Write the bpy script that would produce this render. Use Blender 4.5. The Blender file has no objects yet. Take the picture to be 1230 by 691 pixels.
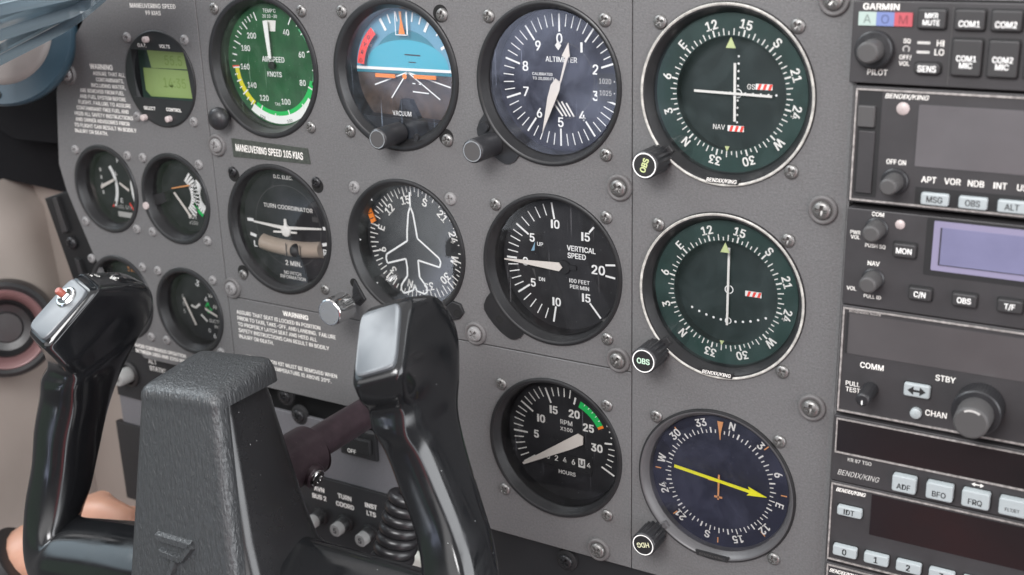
import bpy, math, random
from mathutils import Vector, Matrix
random.seed(7)
PI=math.pi
C=bpy.context.scene.collection
SC=bpy.context.scene

# ------------------------------------------------------------------ materials
MATS={}
def mat(name,col,rough=0.5,metal=0.0,spec=0.5,bump=None,var=None,coat=0.0,emit=None,speck=None,rvar=None,stretch=(1,1,1)):
    """bump=(scale per metre, strength, distance mm); var=(scale, amount); speck=(scale, size, colour)"""
    if name in MATS: return MATS[name]
    m=bpy.data.materials.new(name); m.use_nodes=True
    nt=m.node_tree; N=nt.nodes; L=nt.links
    b=N['Principled BSDF']
    b.inputs['Base Color'].default_value=(*col,1); b.inputs['Roughness'].default_value=rough
    b.inputs['Metallic'].default_value=metal; b.inputs['Specular IOR Level'].default_value=spec
    b.inputs['Coat Weight'].default_value=coat; b.inputs['Coat Roughness'].default_value=0.06
    tc=N.new('ShaderNodeTexCoord')
    mp=N.new('ShaderNodeMapping'); mp.inputs['Scale'].default_value=stretch
    L.new(tc.outputs['Object'],mp.inputs['Vector'])
    src=None
    def noise(scale,detail=3,rough=0.6):
        n=N.new('ShaderNodeTexNoise'); n.inputs['Scale'].default_value=scale
        n.inputs['Detail'].default_value=detail; n.inputs['Roughness'].default_value=rough
        L.new(mp.outputs['Vector'],n.inputs['Vector']); return n
    colsock=None
    if var:
        n=noise(var[0],4); r=N.new('ShaderNodeMapRange')
        r.inputs['From Min'].default_value=0.3; r.inputs['From Max'].default_value=0.7
        r.inputs['To Min'].default_value=1-var[1]; r.inputs['To Max'].default_value=1+var[1]
        L.new(n.outputs['Fac'],r.inputs['Value'])
        mx=N.new('ShaderNodeVectorMath'); mx.operation='SCALE'
        mx.inputs[0].default_value=col; L.new(r.outputs['Result'],mx.inputs['Scale'])
        colsock=mx.outputs['Vector']
    if speck:
        v=N.new('ShaderNodeTexVoronoi'); v.inputs['Scale'].default_value=speck[0]
        L.new(tc.outputs['Object'],v.inputs['Vector'])
        r=N.new('ShaderNodeMapRange'); r.inputs['From Min'].default_value=speck[1]*0.6; r.inputs['From Max'].default_value=speck[1]
        r.inputs['To Min'].default_value=1; r.inputs['To Max'].default_value=0
        L.new(v.outputs['Distance'],r.inputs['Value'])
        # only some of the cells carry a grain of dust
        sp=N.new('ShaderNodeSeparateColor'); L.new(v.outputs['Color'],sp.inputs['Color'])
        g=N.new('ShaderNodeMath'); g.operation='GREATER_THAN'; g.inputs[1].default_value=speck[3] if len(speck)>3 else 0.7
        L.new(sp.outputs['Red'],g.inputs[0])
        mu=N.new('ShaderNodeMath'); mu.operation='MULTIPLY'; L.new(r.outputs['Result'],mu.inputs[0]); L.new(g.outputs[0],mu.inputs[1])
        mix=N.new('ShaderNodeMix'); mix.data_type='RGBA'
        if colsock: L.new(colsock,mix.inputs[6])
        else: mix.inputs[6].default_value=(*col,1)
        mix.inputs[7].default_value=(*speck[2],1)
        L.new(mu.outputs[0],mix.inputs[0]); colsock=mix.outputs[2]
    if colsock: L.new(colsock,b.inputs['Base Color'])
    if rvar:
        n=noise(rvar[0],4); r=N.new('ShaderNodeMapRange')
        r.inputs['From Min'].default_value=0.3; r.inputs['From Max'].default_value=0.7
        r.inputs['To Min'].default_value=max(0.02,rough-rvar[1]); r.inputs['To Max'].default_value=min(1,rough+rvar[1])
        L.new(n.outputs['Fac'],r.inputs['Value']); L.new(r.outputs['Result'],b.inputs['Roughness'])
    if bump:
        n=noise(bump[0],2.5,0.55); bp=N.new('ShaderNodeBump'); bp.inputs['Strength'].default_value=bump[1]
        bp.inputs['Distance'].default_value=bump[2]*0.001
        L.new(n.outputs['Fac'],bp.inputs['Height']); L.new(bp.outputs['Normal'],b.inputs['Normal'])
    if emit:
        b.inputs['Emission Color'].default_value=(*emit[0],1); b.inputs['Emission Strength'].default_value=emit[1]
    MATS[name]=m; return m

def glass(name,tint=(0.985,0.99,1.0),haze=(0.5,0.55,0.65),hz=0.040,rough=0.03,scale=60,seed=0.0,ior=1.5,scratch=0.0,gain=1.0):
    """a thin instrument window: see-through, mirror-like at the Fresnel rate, with a film of dust and smears whose haze colour imitates reflections"""
    if name in MATS: return MATS[name]
    m=bpy.data.materials.new(name); m.use_nodes=True; nt=m.node_tree; N=nt.nodes; L=nt.links
    N.remove(N['Principled BSDF']); out=N['Material Output']
    tr=N.new('ShaderNodeBsdfTransparent'); tr.inputs['Color'].default_value=(*tint,1)
    gl=N.new('ShaderNodeBsdfGlossy'); gl.inputs['Roughness'].default_value=rough; gl.inputs['Color'].default_value=(1,1,1,1)
    df=N.new('ShaderNodeBsdfDiffuse'); df.inputs['Color'].default_value=(*haze,1)
    fr=N.new('ShaderNodeFresnel'); fr.inputs['IOR'].default_value=ior
    tc=N.new('ShaderNodeTexCoord'); mp=N.new('ShaderNodeMapping'); mp.inputs['Location'].default_value=(seed,seed*2,0)
    L.new(tc.outputs['Object'],mp.inputs['Vector'])
    n=N.new('ShaderNodeTexNoise'); n.inputs['Scale'].default_value=scale; n.inputs['Detail'].default_value=6; n.inputs['Roughness'].default_value=0.65
    n.inputs['Distortion'].default_value=0.6
    L.new(mp.outputs['Vector'],n.inputs['Vector'])
    r=N.new('ShaderNodeMapRange'); r.inputs['From Min'].default_value=0.42; r.inputs['From Max'].default_value=0.75
    r.inputs['To Min'].default_value=hz*0.15; r.inputs['To Max'].default_value=hz*2
    L.new(n.outputs['Fac'],r.inputs['Value'])
    hzs=r.outputs['Result']
    if scratch:
        mp2=N.new('ShaderNodeMapping'); mp2.inputs['Rotation'].default_value=(0,0.7+seed,0); mp2.inputs['Scale'].default_value=(1,1,0.03)
        L.new(tc.outputs['Object'],mp2.inputs['Vector'])
        n2=N.new('ShaderNodeTexNoise'); n2.inputs['Scale'].default_value=900; n2.inputs['Detail'].default_value=1
        L.new(mp2.outputs['Vector'],n2.inputs['Vector'])
        r2=N.new('ShaderNodeMapRange'); r2.inputs['From Min'].default_value=0.7; r2.inputs['From Max'].default_value=0.8; r2.inputs['To Max'].default_value=scratch
        L.new(n2.outputs['Fac'],r2.inputs['Value'])
        ad=N.new('ShaderNodeMath'); L.new(hzs,ad.inputs[0]); L.new(r2.outputs['Result'],ad.inputs[1]); hzs=ad.outputs[0]
    g=N.new('ShaderNodeMath'); g.operation='MULTIPLY'; g.inputs[1].default_value=gain; g.use_clamp=True
    L.new(fr.outputs['Fac'],g.inputs[0])
    m1=N.new('ShaderNodeMixShader'); L.new(g.outputs[0],m1.inputs[0]); L.new(tr.outputs[0],m1.inputs[1]); L.new(gl.outputs[0],m1.inputs[2])
    m2=N.new('ShaderNodeMixShader'); L.new(hzs,m2.inputs[0]); L.new(m1.outputs[0],m2.inputs[1]); L.new(df.outputs[0],m2.inputs[2])
    L.new(m2.outputs[0],out.inputs['Surface'])
    MATS[name]=m; return m

paint =mat('grey panel paint',(0.118,0.1165,0.118),0.55,bump=(1300,0.75,0.3),var=(900,0.16),speck=(210,0.035,(.22,.215,.21),.94),rvar=(25,.08),spec=0.4)
paintL=mat('grey lower panel paint',(0.12,0.119,0.128),0.55,bump=(1500,0.5,0.25),var=(900,0.08),spec=0.4)
white =mat('white ink',(0.88,0.88,0.86),0.6)
cream =mat('aged white ink',(0.80,0.78,0.74),0.6)
dimwh =mat('worn white ink',(0.50,0.49,0.47),0.6)
bezel =mat('black bezel enamel',(0.016,0.016,0.017),0.38,bump=(1800,0.25,0.1),spec=0.5,rvar=(60,0.08))
bezelD=mat('matte black casing',(0.010,0.010,0.011),0.65)
dialB =mat('black dial face',(0.012,0.012,0.014),0.6,var=(120,0.3),speck=(900,0.14,(0.25,0.25,0.25),0.93))
dialG =mat('dial face with green reflection',(0.012,0.085,0.028),0.5,var=(90,0.25),speck=(800,0.16,(0.25,0.3,0.25),0.9))  # green reflection from outside painted into the base colour
dialV =mat('dial face with teal reflection',(0.007,0.027,0.023),0.5,var=(60,0.3),speck=(900,0.13,(0.2,0.25,0.25),0.94))  # teal of the mirrored scenery put into the dial colour
dialU =mat('dial face with blue reflection',(0.008,0.009,0.022),0.5,var=(60,0.3),speck=(900,0.13,(0.25,0.25,0.3),0.93))  # bluish reflection on altimeter and radio compass, baked into this base colour
screwM=mat('zinc screw steel',(0.21,0.205,0.20),0.42,metal=0.75,bump=(2500,0.15,0.05),rvar=(500,0.15))
screwP=mat('painted screw head',(0.19,0.185,0.185),0.5,bump=(1500,0.3,0.1))
screwK=mat('black oxide screw',(0.03,0.03,0.032),0.35,metal=0.5)
grom  =mat('grey rubber washer',(0.105,0.10,0.10),0.6,bump=(1500,0.3,0.1))
black =mat('black void',(0.004,0.004,0.004),0.9)
knobB =mat('black knob plastic',(0.017,0.017,0.019),0.42,bump=(2000,0.15,0.06),rvar=(300,0.1))
knobG =mat('dark grey knob cap',(0.060,0.058,0.058),0.55,bump=(1800,0.3,0.08))
chrome=mat('chrome',(0.62,0.62,0.62),0.12,metal=1.0,rvar=(400,0.06))
alu   =mat('brushed aluminium',(0.48,0.48,0.47),0.35,metal=0.9,rvar=(300,0.12))
radioF=mat('charcoal radio face',(0.034,0.032,0.034),0.5,bump=(1600,0.3,0.1),var=(60,0.12))
radioE=mat('worn painted edge',(0.38,0.355,0.34),0.5,metal=0.4,var=(500,0.5))
bkgrey=mat('pale grey button',(0.34,0.375,0.385),0.45)
btnK  =mat('black rubber button',(0.028,0.027,0.028),0.55,bump=(1500,0.3,0.1))
lensG =mat('grey display window',(0.105,0.10,0.105),0.22,coat=0.3,var=(25,0.1))
lensD =mat('dark display window',(0.012,0.009,0.010),0.14,coat=0.5,rvar=(45,.1),speck=(420,.06,(.2,.19,.18),.85))
lensT =mat('smoked display window',(0.068,0.063,0.065),0.25,coat=0.3,var=(18,0.15))
lav   =mat('lavender lcd frame',(0.21,0.195,0.28),0.35,emit=((0.36,0.30,0.62),0.08))
lavI  =mat('lavender lcd',(0.15,0.15,0.235),0.3,emit=((0.24,0.24,0.60),0.08),var=(60,0.08))
ledM  =mat('frosted sensor dot',(0.42,0.36,0.35),0.4)
orange=mat('orange paint',(0.95,0.24,0.01),0.5)
orpale=mat('faded orange paint',(0.75,0.33,0.12),0.5)
redM  =mat('red flag',(0.90,0.06,0.04),0.5)
greenM=mat('green arc',(0.01,0.50,0.10),0.5)
greenB=mat('pale green arc',(0.10,0.42,0.20),0.5)
yelM  =mat('yellow arc',(0.75,0.68,0.03),0.5)
yelN  =mat('yellow needle',(0.90,0.85,0.01),0.45)
lime  =mat('lime lettering',(0.55,0.62,0.30),0.5)
skyM  =mat('horizon sky blue',(0.05,0.40,0.52),0.5)
skyD  =mat('horizon sky band',(0.025,0.20,0.26),0.5)
skyH  =mat('roll scale blue',(0.13,0.32,0.44),0.5)
brown =mat('horizon ground brown',(0.075,0.052,0.040),0.5,var=(120,0.5))
lcdG  =mat('green lcd',(0.21,0.29,0.11),0.35,emit=((0.3,0.45,0.12),0.08))
lcdK  =mat('lcd digit',(0.17,0.26,0.07),0.4)
lcdB  =mat('lcd dark corner',(0.03,0.055,0.045),0.3)
needle=mat('cream needle',(0.78,0.72,0.66),0.5)
tan   =mat('tan tube liquid',(0.40,0.33,0.27),0.3,coat=0.5)
tape  =mat('embossed black tape',(0.045,0.05,0.042),0.35,bump=(700,0.4,0.2),var=(900,0.4))
plast =mat('glossy black plastic',(0.0075,0.008,0.009),0.14,spec=0.6,rvar=(55,0.09),bump=(900,0.03,0.05),
           speck=(170,0.035,(0.45,0.47,0.47),0.55))
satin =mat('satin black plastic',(0.011,0.011,0.012),0.24,spec=0.55,bump=(2200,0.2,0.06),rvar=(60,0.07),
           speck=(330,0.075,(0.5,0.5,0.5),0.80))
matteY=mat('matte dark grey plastic',(0.055,0.058,0.062),0.5,bump=(2600,0.4,0.08))
plate =mat('smooth grey switch plate',(0.085,0.092,0.10),0.34,metal=0.08,rvar=(90,0.06),bump=(1200,0.06,0.05))
shaftM=mat('brown anodised tube',(0.036,0.023,0.028),0.42,metal=0.35,speck=(700,0.10,(0.3,0.27,0.27),0.9),var=(150,0.25))
beige =mat('beige cabin plastic',(0.29,0.255,0.23),0.28,bump=(500,0.1,0.2),var=(14,0.06))
pinkM =mat('rosy metal ring',(0.17,0.095,0.095),0.3,metal=0.2)
rubber=mat('black rubber cord',(0.016,0.0155,0.017),0.33,bump=(2500,0.25,0.05))
blueP =mat('blue grey plastic',(0.030,0.058,0.080),0.35,var=(30,0.15))
skin  =mat('skin',(0.42,0.225,0.155),0.45,bump=(900,0.3,0.15),var=(60,0.07))
trim  =mat('black upholstery',(0.004,0.004,0.005),0.85,spec=.15,bump=(700,0.5,0.3))
ivory =mat('ivory rocker plastic',(0.66,0.66,0.60),0.35)
brk   =mat('grey breaker button',(0.22,0.22,0.215),0.5)
MATS['skin'].node_tree.nodes['Principled BSDF'].inputs['Subsurface Weight'].default_value=0.1
MATS['skin'].node_tree.nodes['Principled BSDF'].inputs['Subsurface Scale'].default_value=0.004

def clear_blue():
    m=bpy.data.materials.new('clear bluish plastic'); m.use_nodes=True; nt=m.node_tree; N=nt.nodes; L=nt.links
    b=N['Principled BSDF']; b.inputs['Base Color'].default_value=(0.15,0.19,0.215,1); b.inputs['Roughness'].default_value=0.12
    tr=N.new('ShaderNodeBsdfTransparent'); tr.inputs['Color'].default_value=(0.45,0.53,0.58,1)
    mx=N.new('ShaderNodeMixShader'); lw=N.new('ShaderNodeLayerWeight'); lw.inputs['Blend'].default_value=0.35
    r=N.new('ShaderNodeMapRange'); r.inputs['To Min'].default_value=0.32; r.inputs['To Max'].default_value=0.95
    L.new(lw.outputs['Facing'],r.inputs['Value']); L.new(r.outputs['Result'],mx.inputs[0])
    L.new(tr.outputs[0],mx.inputs[1]); L.new(b.outputs[0],mx.inputs[2]); L.new(mx.outputs[0],N['Material Output'].inputs['Surface'])
    return m
clearM=clear_blue()

def leather():
    m=bpy.data.materials.new('grained grey vinyl'); m.use_nodes=True; nt=m.node_tree; N=nt.nodes; L=nt.links
    b=N['Principled BSDF']; b.inputs['Base Color'].default_value=(0.033,0.035,0.037,1); b.inputs['Roughness'].default_value=0.33
    b.inputs['Specular IOR Level'].default_value=0.5
    tc=N.new('ShaderNodeTexCoord'); mp=N.new('ShaderNodeMapping')
    mp.inputs['Rotation'].default_value=(0,0.22,0); mp.inputs['Scale'].default_value=(1.0,0.8,0.28)
    L.new(tc.outputs['Object'],mp.inputs['Vector'])
    nz=N.new('ShaderNodeTexNoise'); nz.inputs['Scale'].default_value=160; nz.inputs['Detail'].default_value=2
    L.new(mp.outputs['Vector'],nz.inputs['Vector'])
    mixv=N.new('ShaderNodeMix'); mixv.data_type='RGBA'; mixv.blend_type='LINEAR_LIGHT'; mixv.inputs[0].default_value=0.0035
    L.new(mp.outputs['Vector'],mixv.inputs[6]); L.new(nz.outputs['Color'],mixv.inputs[7])
    vo=N.new('ShaderNodeTexVoronoi'); vo.feature='SMOOTH_F1'; vo.inputs['Scale'].default_value=760; vo.inputs['Smoothness'].default_value=0.5
    L.new(mixv.outputs[2],vo.inputs['Vector'])
    n2=N.new('ShaderNodeTexNoise'); n2.inputs['Scale'].default_value=560; n2.inputs['Detail'].default_value=4; n2.inputs['Distortion'].default_value=1.2
    L.new(mp.outputs['Vector'],n2.inputs['Vector'])
    ad=N.new('ShaderNodeMath'); ad.operation='MULTIPLY_ADD'; ad.inputs[1].default_value=-0.35
    L.new(vo.outputs['Distance'],ad.inputs[0]); L.new(n2.outputs['Fac'],ad.inputs[2])
    bp=N.new('ShaderNodeBump'); bp.inputs['Strength'].default_value=0.6; bp.inputs['Distance'].default_value=0.0012
    L.new(ad.outputs[0],bp.inputs['Height']); L.new(bp.outputs['Normal'],b.inputs['Normal'])
    return m
leatherM=leather()

# ------------------------------------------------------------------ mesh builder (mm; x right, y up, h towards the pilot)
def W(p): return (p[0]*0.001,-p[2]*0.001,p[1]*0.001)
FT={}
try:
    import os
    FONT=bpy.data.fonts.load(os.path.join(bpy.utils.resource_path('LOCAL'),'datafiles','fonts','Inter.woff2'))
except Exception:
    FONT=None
def _glyph(ch):
    if ('g',ch) in FT: return FT[('g',ch)]
    def ev(body):
        cu=bpy.data.curves.new('t','FONT'); cu.body=body; cu.size=1.0; cu.resolution_u=3; cu.fill_mode='FRONT'
        if FONT: cu.font=FONT
        cu.align_x='LEFT'; cu.align_y='BOTTOM_BASELINE'
        o=bpy.data.objects.new('t',cu); C.objects.link(o)
        dg=bpy.context.evaluated_depsgraph_get(); me=bpy.data.meshes.new_from_object(o.evaluated_get(dg))
        V=[(v.co.x,v.co.y) for v in me.vertices]; F=[tuple(p.vertices) for p in me.polygons]
        bpy.data.objects.remove(o); bpy.data.curves.remove(cu); bpy.data.meshes.remove(me)
        return V,F
    if ch=='I':     # a plain upright bar, as instrument lettering has it
        ch_=_glyph('H'); c=max(v[1] for v in ch_[0]); FT[('g','I')]=([(.07,0),(.175,0),(.175,c),(.07,c)],[(0,1,2,3)],.245); return FT[('g','I')]
    V,F=ev(ch) if ch!=' ' else ([],[])
    adv=max(v[0] for v in ev(ch+'H')[0])-max(v[0] for v in ev('H')[0])
    FT[('g',ch)]=(V,F,adv); return FT[('g',ch)]
def font_mesh(s,bold):
    if s in FT: return FT[s]
    V=[];F=[];x=0
    for ch in s:
        v,f,adv=_glyph(ch); o=len(V); V+=[(a+x,b) for a,b in v]; F+=[tuple(k+o for k in q) for q in f]; x+=adv
    xs=[v[0] for v in V] or [0]; mn,mxx=min(xs),max(xs)
    V=[(a-(mn+mxx)/2,b) for a,b in V]
    FT[s]=(V,F,mxx-mn); return FT[s]
_h=font_mesh('H',0.0); CAP=max(v[1] for v in _h[0])

def rrect(x0,x1,y0,y1,r,n=5):
    r=min(r,(x1-x0)/2-1e-3,(y1-y0)/2-1e-3); P=[]
    for cx,cy,a0 in ((x1-r,y1-r,0),(x0+r,y1-r,90),(x0+r,y0+r,180),(x1-r,y0+r,270)):
        for i in range(n+1):
            a=math.radians(a0+90*i/n); P.append((cx+r*math.cos(a),cy+r*math.sin(a)))
    return P
def inset(P,d):
    cx=(min(p[0] for p in P)+max(p[0] for p in P))/2; cy=(min(p[1] for p in P)+max(p[1] for p in P))/2
    wx=(max(p[0] for p in P)-min(p[0] for p in P))/2; wy=(max(p[1] for p in P)-min(p[1] for p in P))/2
    return [(cx+(p[0]-cx)*(wx-d)/wx,cy+(p[1]-cy)*(wy-d)/wy) for p in P]

class M:
    def __init__(s): s.v=[];s.f=[];s.m=[];s.mats=[]
    def mi(s,mt):
        if mt not in s.mats: s.mats.append(mt)
        return s.mats.index(mt)
    def add(s,V,F,mt):
        o=len(s.v); s.v+=[tuple(v) for v in V]; k=s.mi(mt)
        for f in F: s.f.append(tuple(i+o for i in f)); s.m.append(k)
        return s
    def poly(s,P,h,mt): return s.add([(x,y,h) for x,y in P],[tuple(range(len(P)))],mt)
    def prism(s,P,h0,h1,mt,bev=0.0,top=True,bottom=False,topmat=None,steps=2):
        a=sum(P[i][0]*P[(i+1)%len(P)][1]-P[(i+1)%len(P)][0]*P[i][1] for i in range(len(P)))
        if a<0: P=P[::-1]
        n=len(P); R=[(P,h0)]
        if bev>0:
            R.append((P,h1-bev))
            for k in range(1,steps+1):
                t=PI/2*k/steps; R.append((inset(P,bev*(1-math.cos(t))),h1-bev+bev*math.sin(t)))
        else: R.append((P,h1))
        V=[];F=[]
        for Q,h in R: V+=[(x,y,h) for x,y in Q]
        for k in range(len(R)-1):
            for i in range(n):
                j=(i+1)%n; F.append((k*n+i,k*n+j,(k+1)*n+j,(k+1)*n+i))
        s.add(V,F,mt)
        if top: s.poly(R[-1][0],R[-1][1],topmat or mt)
        if bottom: s.poly(P[::-1],h0,mt)
        return s
    def box(s,x0,x1,y0,y1,h0,h1,mt,r=0.3,bev=0.0,**k): return s.prism(rrect(x0,x1,y0,y1,r),h0,h1,mt,bev,**k)
    def lathe(s,prof,mt,cx=0,cy=0,n=56,knurl=0,kd=0.0,kr=(0,0)):
        V=[];F=[]
        for (r,h) in prof:
            for i in range(n):
                a=2*PI*i/n; rr=r
                if knurl and kr[0]<=h<=kr[1]: rr=r-kd*(0.5+0.5*math.cos(knurl*a))
                V.append((cx+rr*math.cos(a),cy+rr*math.sin(a),h))
        for k in range(len(prof)-1):
            for i in range(n):
                j=(i+1)%n; F.append((k*n+i,k*n+j,(k+1)*n+j,(k+1)*n+i))
        return s.add(V,F,mt)
    def disk(s,r,h,mt,cx=0,cy=0,n=56): return s.poly([(cx+r*math.cos(2*PI*i/n),cy+r*math.sin(2*PI*i/n)) for i in range(n)],h,mt)
    def ring(s,r0,r1,h,mt,cx=0,cy=0,n=56,a0=0,a1=360):
        """clock angles, degrees from top going right"""
        V=[];F=[];full=abs(a1-a0-360)<1e-6; k=n if full else n+1
        for i in range(k):
            a=math.radians(a0+(a1-a0)*i/n); V+= [(cx+r0*math.sin(a),cy+r0*math.cos(a),h),(cx+r1*math.sin(a),cy+r1*math.cos(a),h)]
        for i in range(n):
            j=(i+1)%k; F.append((2*i,2*i+1,2*j+1,2*j))
        return s.add(V,F,mt)
    def tick(s,a,r0,r1,w,h,mt,cx=0,cy=0,w1=None):
        a=math.radians(a); d=(math.sin(a),math.cos(a)); n=(d[1],-d[0]); w1=w if w1 is None else w1
        return s.poly([(cx+d[0]*r0-n[0]*w/2,cy+d[1]*r0-n[1]*w/2),(cx+d[0]*r0+n[0]*w/2,cy+d[1]*r0+n[1]*w/2),
                       (cx+d[0]*r1+n[0]*w1/2,cy+d[1]*r1+n[1]*w1/2),(cx+d[0]*r1-n[0]*w1/2,cy+d[1]*r1-n[1]*w1/2)],h,mt)
    def line(s,x0,y0,x1,y1,w,h,mt):
        L=math.hypot(x1-x0,y1-y0); return s.tick(math.degrees(math.atan2(x1-x0,y1-y0)),0,L,w,h,mt,x0,y0)
    def text(s,t,x,y,cap,h,mt,rot=0,bold=0.012,wd=None,sx=1.0,shear=0.0,align='c'):
        """x,y: middle of the line; cap: capital height mm; rot clockwise degrees"""
        V,F,w=font_mesh(t,bold); k=cap/CAP; kx=k*sx
        if wd: kx=wd/w
        r=math.radians(-rot); c,sn=math.cos(r),math.sin(r); W2=w*kx/2
        ox={'c':0,'l':W2,'r':-W2}[align]
        # heavier strokes: a few slightly shifted layers of the same letter
        e=max(0,bold+.008)*k*(.75 if cap>2.6 else .45)
        for q,(dx,dy) in enumerate(((-e,-e*.6),(e,-e*.6),(-e,e*.6),(e,e*.6)) if e>0.004 else ((0,0),)):
            P=[]
            for (a,b) in V:
                yy=b*k-cap/2; xx=a*kx+ox+shear*yy; xx+=dx; yy+=dy
                P.append((x+xx*c-yy*sn,y+xx*sn+yy*c,h+q*.006))
            s.add(P,F,mt)
        return s
    def tube(s,pts,r,mt,n=12,cap=True):
        V=[];F=[];P=[Vector(p) for p in pts]; up=None
        for i,p in enumerate(P):
            t=(P[min(i+1,len(P)-1)]-P[max(i-1,0)]).normalized()
            if up is None:
                up=t.orthogonal().normalized()
            up=(up-t*up.dot(t)).normalized(); b=t.cross(up)
            rr=r[i] if isinstance(r,(list,tuple)) else r
            for k in range(n):
                a=2*PI*k/n; V.append(tuple(p+up*rr*math.cos(a)+b*rr*math.sin(a)))
        for i in range(len(P)-1):
            for k in range(n):
                j=(k+1)%n; F.append((i*n+k,i*n+j,(i+1)*n+j,(i+1)*n+k))
        if cap: F.append(tuple(range(n))[::-1]); F.append(tuple((len(P)-1)*n+k for k in range(n)))
        return s.add(V,F,mt)
    def loft(s,rings,mt,cap0=True,cap1=True):
        n=len(rings[0]); V=[p for r in rings for p in r]; F=[]
        for i in range(len(rings)-1):
            for k in range(n):
                j=(k+1)%n; F.append((i*n+k,i*n+j,(i+1)*n+j,(i+1)*n+k))
        if cap0: F.append(tuple(range(n))[::-1])
        if cap1: F.append(tuple((len(rings)-1)*n+k for k in range(n)))
        return s.add(V,F,mt)
    def rev(s,c,ax,prof,mt,n=48,cap=True):
        c=Vector(c); ax=Vector(ax).normalized(); u=ax.orthogonal().normalized(); w=ax.cross(u); V=[];F=[]
        for r,h in prof:
            for k in range(n):
                a=2*PI*k/n; V.append(tuple(c+ax*h+u*r*math.cos(a)+w*r*math.sin(a)))
        for i in range(len(prof)-1):
            for k in range(n):
                j=(k+1)%n; F.append((i*n+k,i*n+j,(i+1)*n+j,(i+1)*n+k))
        if cap: F.append(tuple((len(prof)-1)*n+k for k in range(n)))
        return s.add(V,F,mt)
    def cyl(s,p0,p1,r,mt,n=32,bev=0.0):
        a=Vector(p0); b=Vector(p1); d=(b-a); L=d.length; d.normalize()
        if bev: return s.tube([a,a+d*(L-bev),a+d*(L-bev*0.35),b],[r,r,r-bev*0.4,r-bev],mt,n)
        return s.tube([a,b],r,mt,n)
    def obj(s,name,parent=None,smooth=40,label=None):
        me=bpy.data.meshes.new(name); me.from_pydata([W(v) for v in s.v],[],s.f)
        for mt in s.mats: me.materials.append(mt)
        me.polygons.foreach_set('material_index',s.m); me.update()
        me.polygons.foreach_set('use_smooth',[True]*len(me.polygons))
        me.set_sharp_from_angle(angle=math.radians(smooth))
        o=bpy.data.objects.new(name,me); C.objects.link(o)
        if parent: o.parent=parent
        if label: o['label']=label
        return o

def thing(name,label,cat,x=0,y=0,h=0,rot=0,group=None):
    o=bpy.data.objects.new(name,None); C.objects.link(o); o.empty_display_size=0.01
    o.location=W((x,y,h)); o.rotation_euler=(0,-math.radians(rot),0)
    o['label']=label; o['category']=cat
    if group: o['group']=group
    return o
def tag(o,label=None,cat=None,group=None,kind=None):
    if label:o['label']=label
    if cat:o['category']=cat
    if group:o['group']=group
    if kind:o['kind']=kind
    return o

# ------------------------------------------------------------------ screws
def screw_mesh(R,H,mt,cross=0.55,name='screw'):
    """pan head with a real cross recess"""
    m=M(); n=48; rad=[0.0001]+[R*k/11 for k in range(1,12)]; V=[];F=[]
    for r in rad:
        for i in range(n):
            a=2*PI*i/n; x,y=r*math.cos(a),r*math.sin(a)
            h=H*math.sqrt(max(0,1-(r/R)**2.6))*0.75+H*0.25
            w=0.15*R; l=cross*R
            if (abs(x)<w and abs(y)<l) or (abs(y)<w and abs(x)<l): h-=H*0.75*(1-0.5*max(abs(x),abs(y))/l)
            V.append((x,y,h))
    V+=[(R*math.cos(2*PI*i/n),R*math.sin(2*PI*i/n),-0.2) for i in range(n)]
    for k in range(len(rad)):
        for i in range(n):
            j=(i+1)%n; F.append((k*n+i,k*n+j,(k+1)*n+j,(k+1)*n+i))
    m.add(V,F,mt); return m
SCR={}
def screw(parent,x,y,h=0.0,R=3.3,H=1.9,mt=None,kind='screw',label=None,holes=0):
    mt=mt or screwM; k=(round(R,2),mt.name)
    rot=random.uniform(0,PI/2)
    if k not in SCR:
        o=screw_mesh(R,H,mt).obj('screw',parent,50); SCR[k]=o.data
    else:
        o=bpy.data.objects.new('screw',SCR[k]); C.objects.link(o); o.parent=parent
    o.location=W((x,y,h)); o.rotation_euler=(0,rot,0)
    if label:o['label']=label
    return o

# ------------------------------------------------------------------ instrument panel
P=thing('instrument_panel','grey crackle painted aircraft instrument panel with seams, placards and screws','instrument panel',0,0,0)
plates=[]
def circle_hole_plate(outline,holes,h0,h1,mt,name):
    """flat plate with a folded edge; round cut-outs are hidden by the bezels standing in them"""
    m=M(); m.prism(outline,h0,h1,mt,0.0); o=m.obj(name,P,30); return o
from mathutils.geometry import tessellate_polygon
HOLES=[(x,y,39.0) for x in (0,90.3,180.5,270.7) for y in (0,-93.6)]+[(180.3,-192.5,39.0),(270.7,-192.8,39.0)]
HOLES+=[(-81,-10.8,27.9),(-141.7,-83.3,27.9),(-80.8,-83.5,27.9),(-141.5,-155.8,27.9),(-80.3,-155.9,27.9)]
def bevplate(P0,name,mt=paint,h0=-2.0,h1=0.0,label=None):
    # chamfered sheet with a round cut-out for every instrument that stands in it
    if sum(P0[i][0]*P0[(i+1)%len(P0)][1]-P0[(i+1)%len(P0)][0]*P0[i][1] for i in range(len(P0)))<0: P0=P0[::-1]
    m=M(); m.prism(P0,h0,h1,mt,0.35,top=False,steps=1); Q=inset(P0,.35)
    xs=[p[0] for p in P0]; ys=[p[1] for p in P0]
    loops=[[Vector((x,y,0)) for x,y in Q]]
    for (hx,hy,hr) in HOLES:
        if min(xs)<hx<max(xs) and min(ys)<hy<max(ys):
            loops.append([Vector((hx+hr*math.cos(2*PI*k/64),hy-hr*math.sin(2*PI*k/64),0)) for k in range(64)])
    T=tessellate_polygon(loops); A=[p for l in loops for p in l]
    Fs=[]
    for t3 in T:
        a,b,c=[A[k] for k in t3]
        Fs.append(t3 if (b-a).cross(c-a).z>0 else t3[::-1])
    m.add([(p.x,p.y,h1) for p in A],Fs,mt)
    return m.obj(name,P,20,label)
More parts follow.
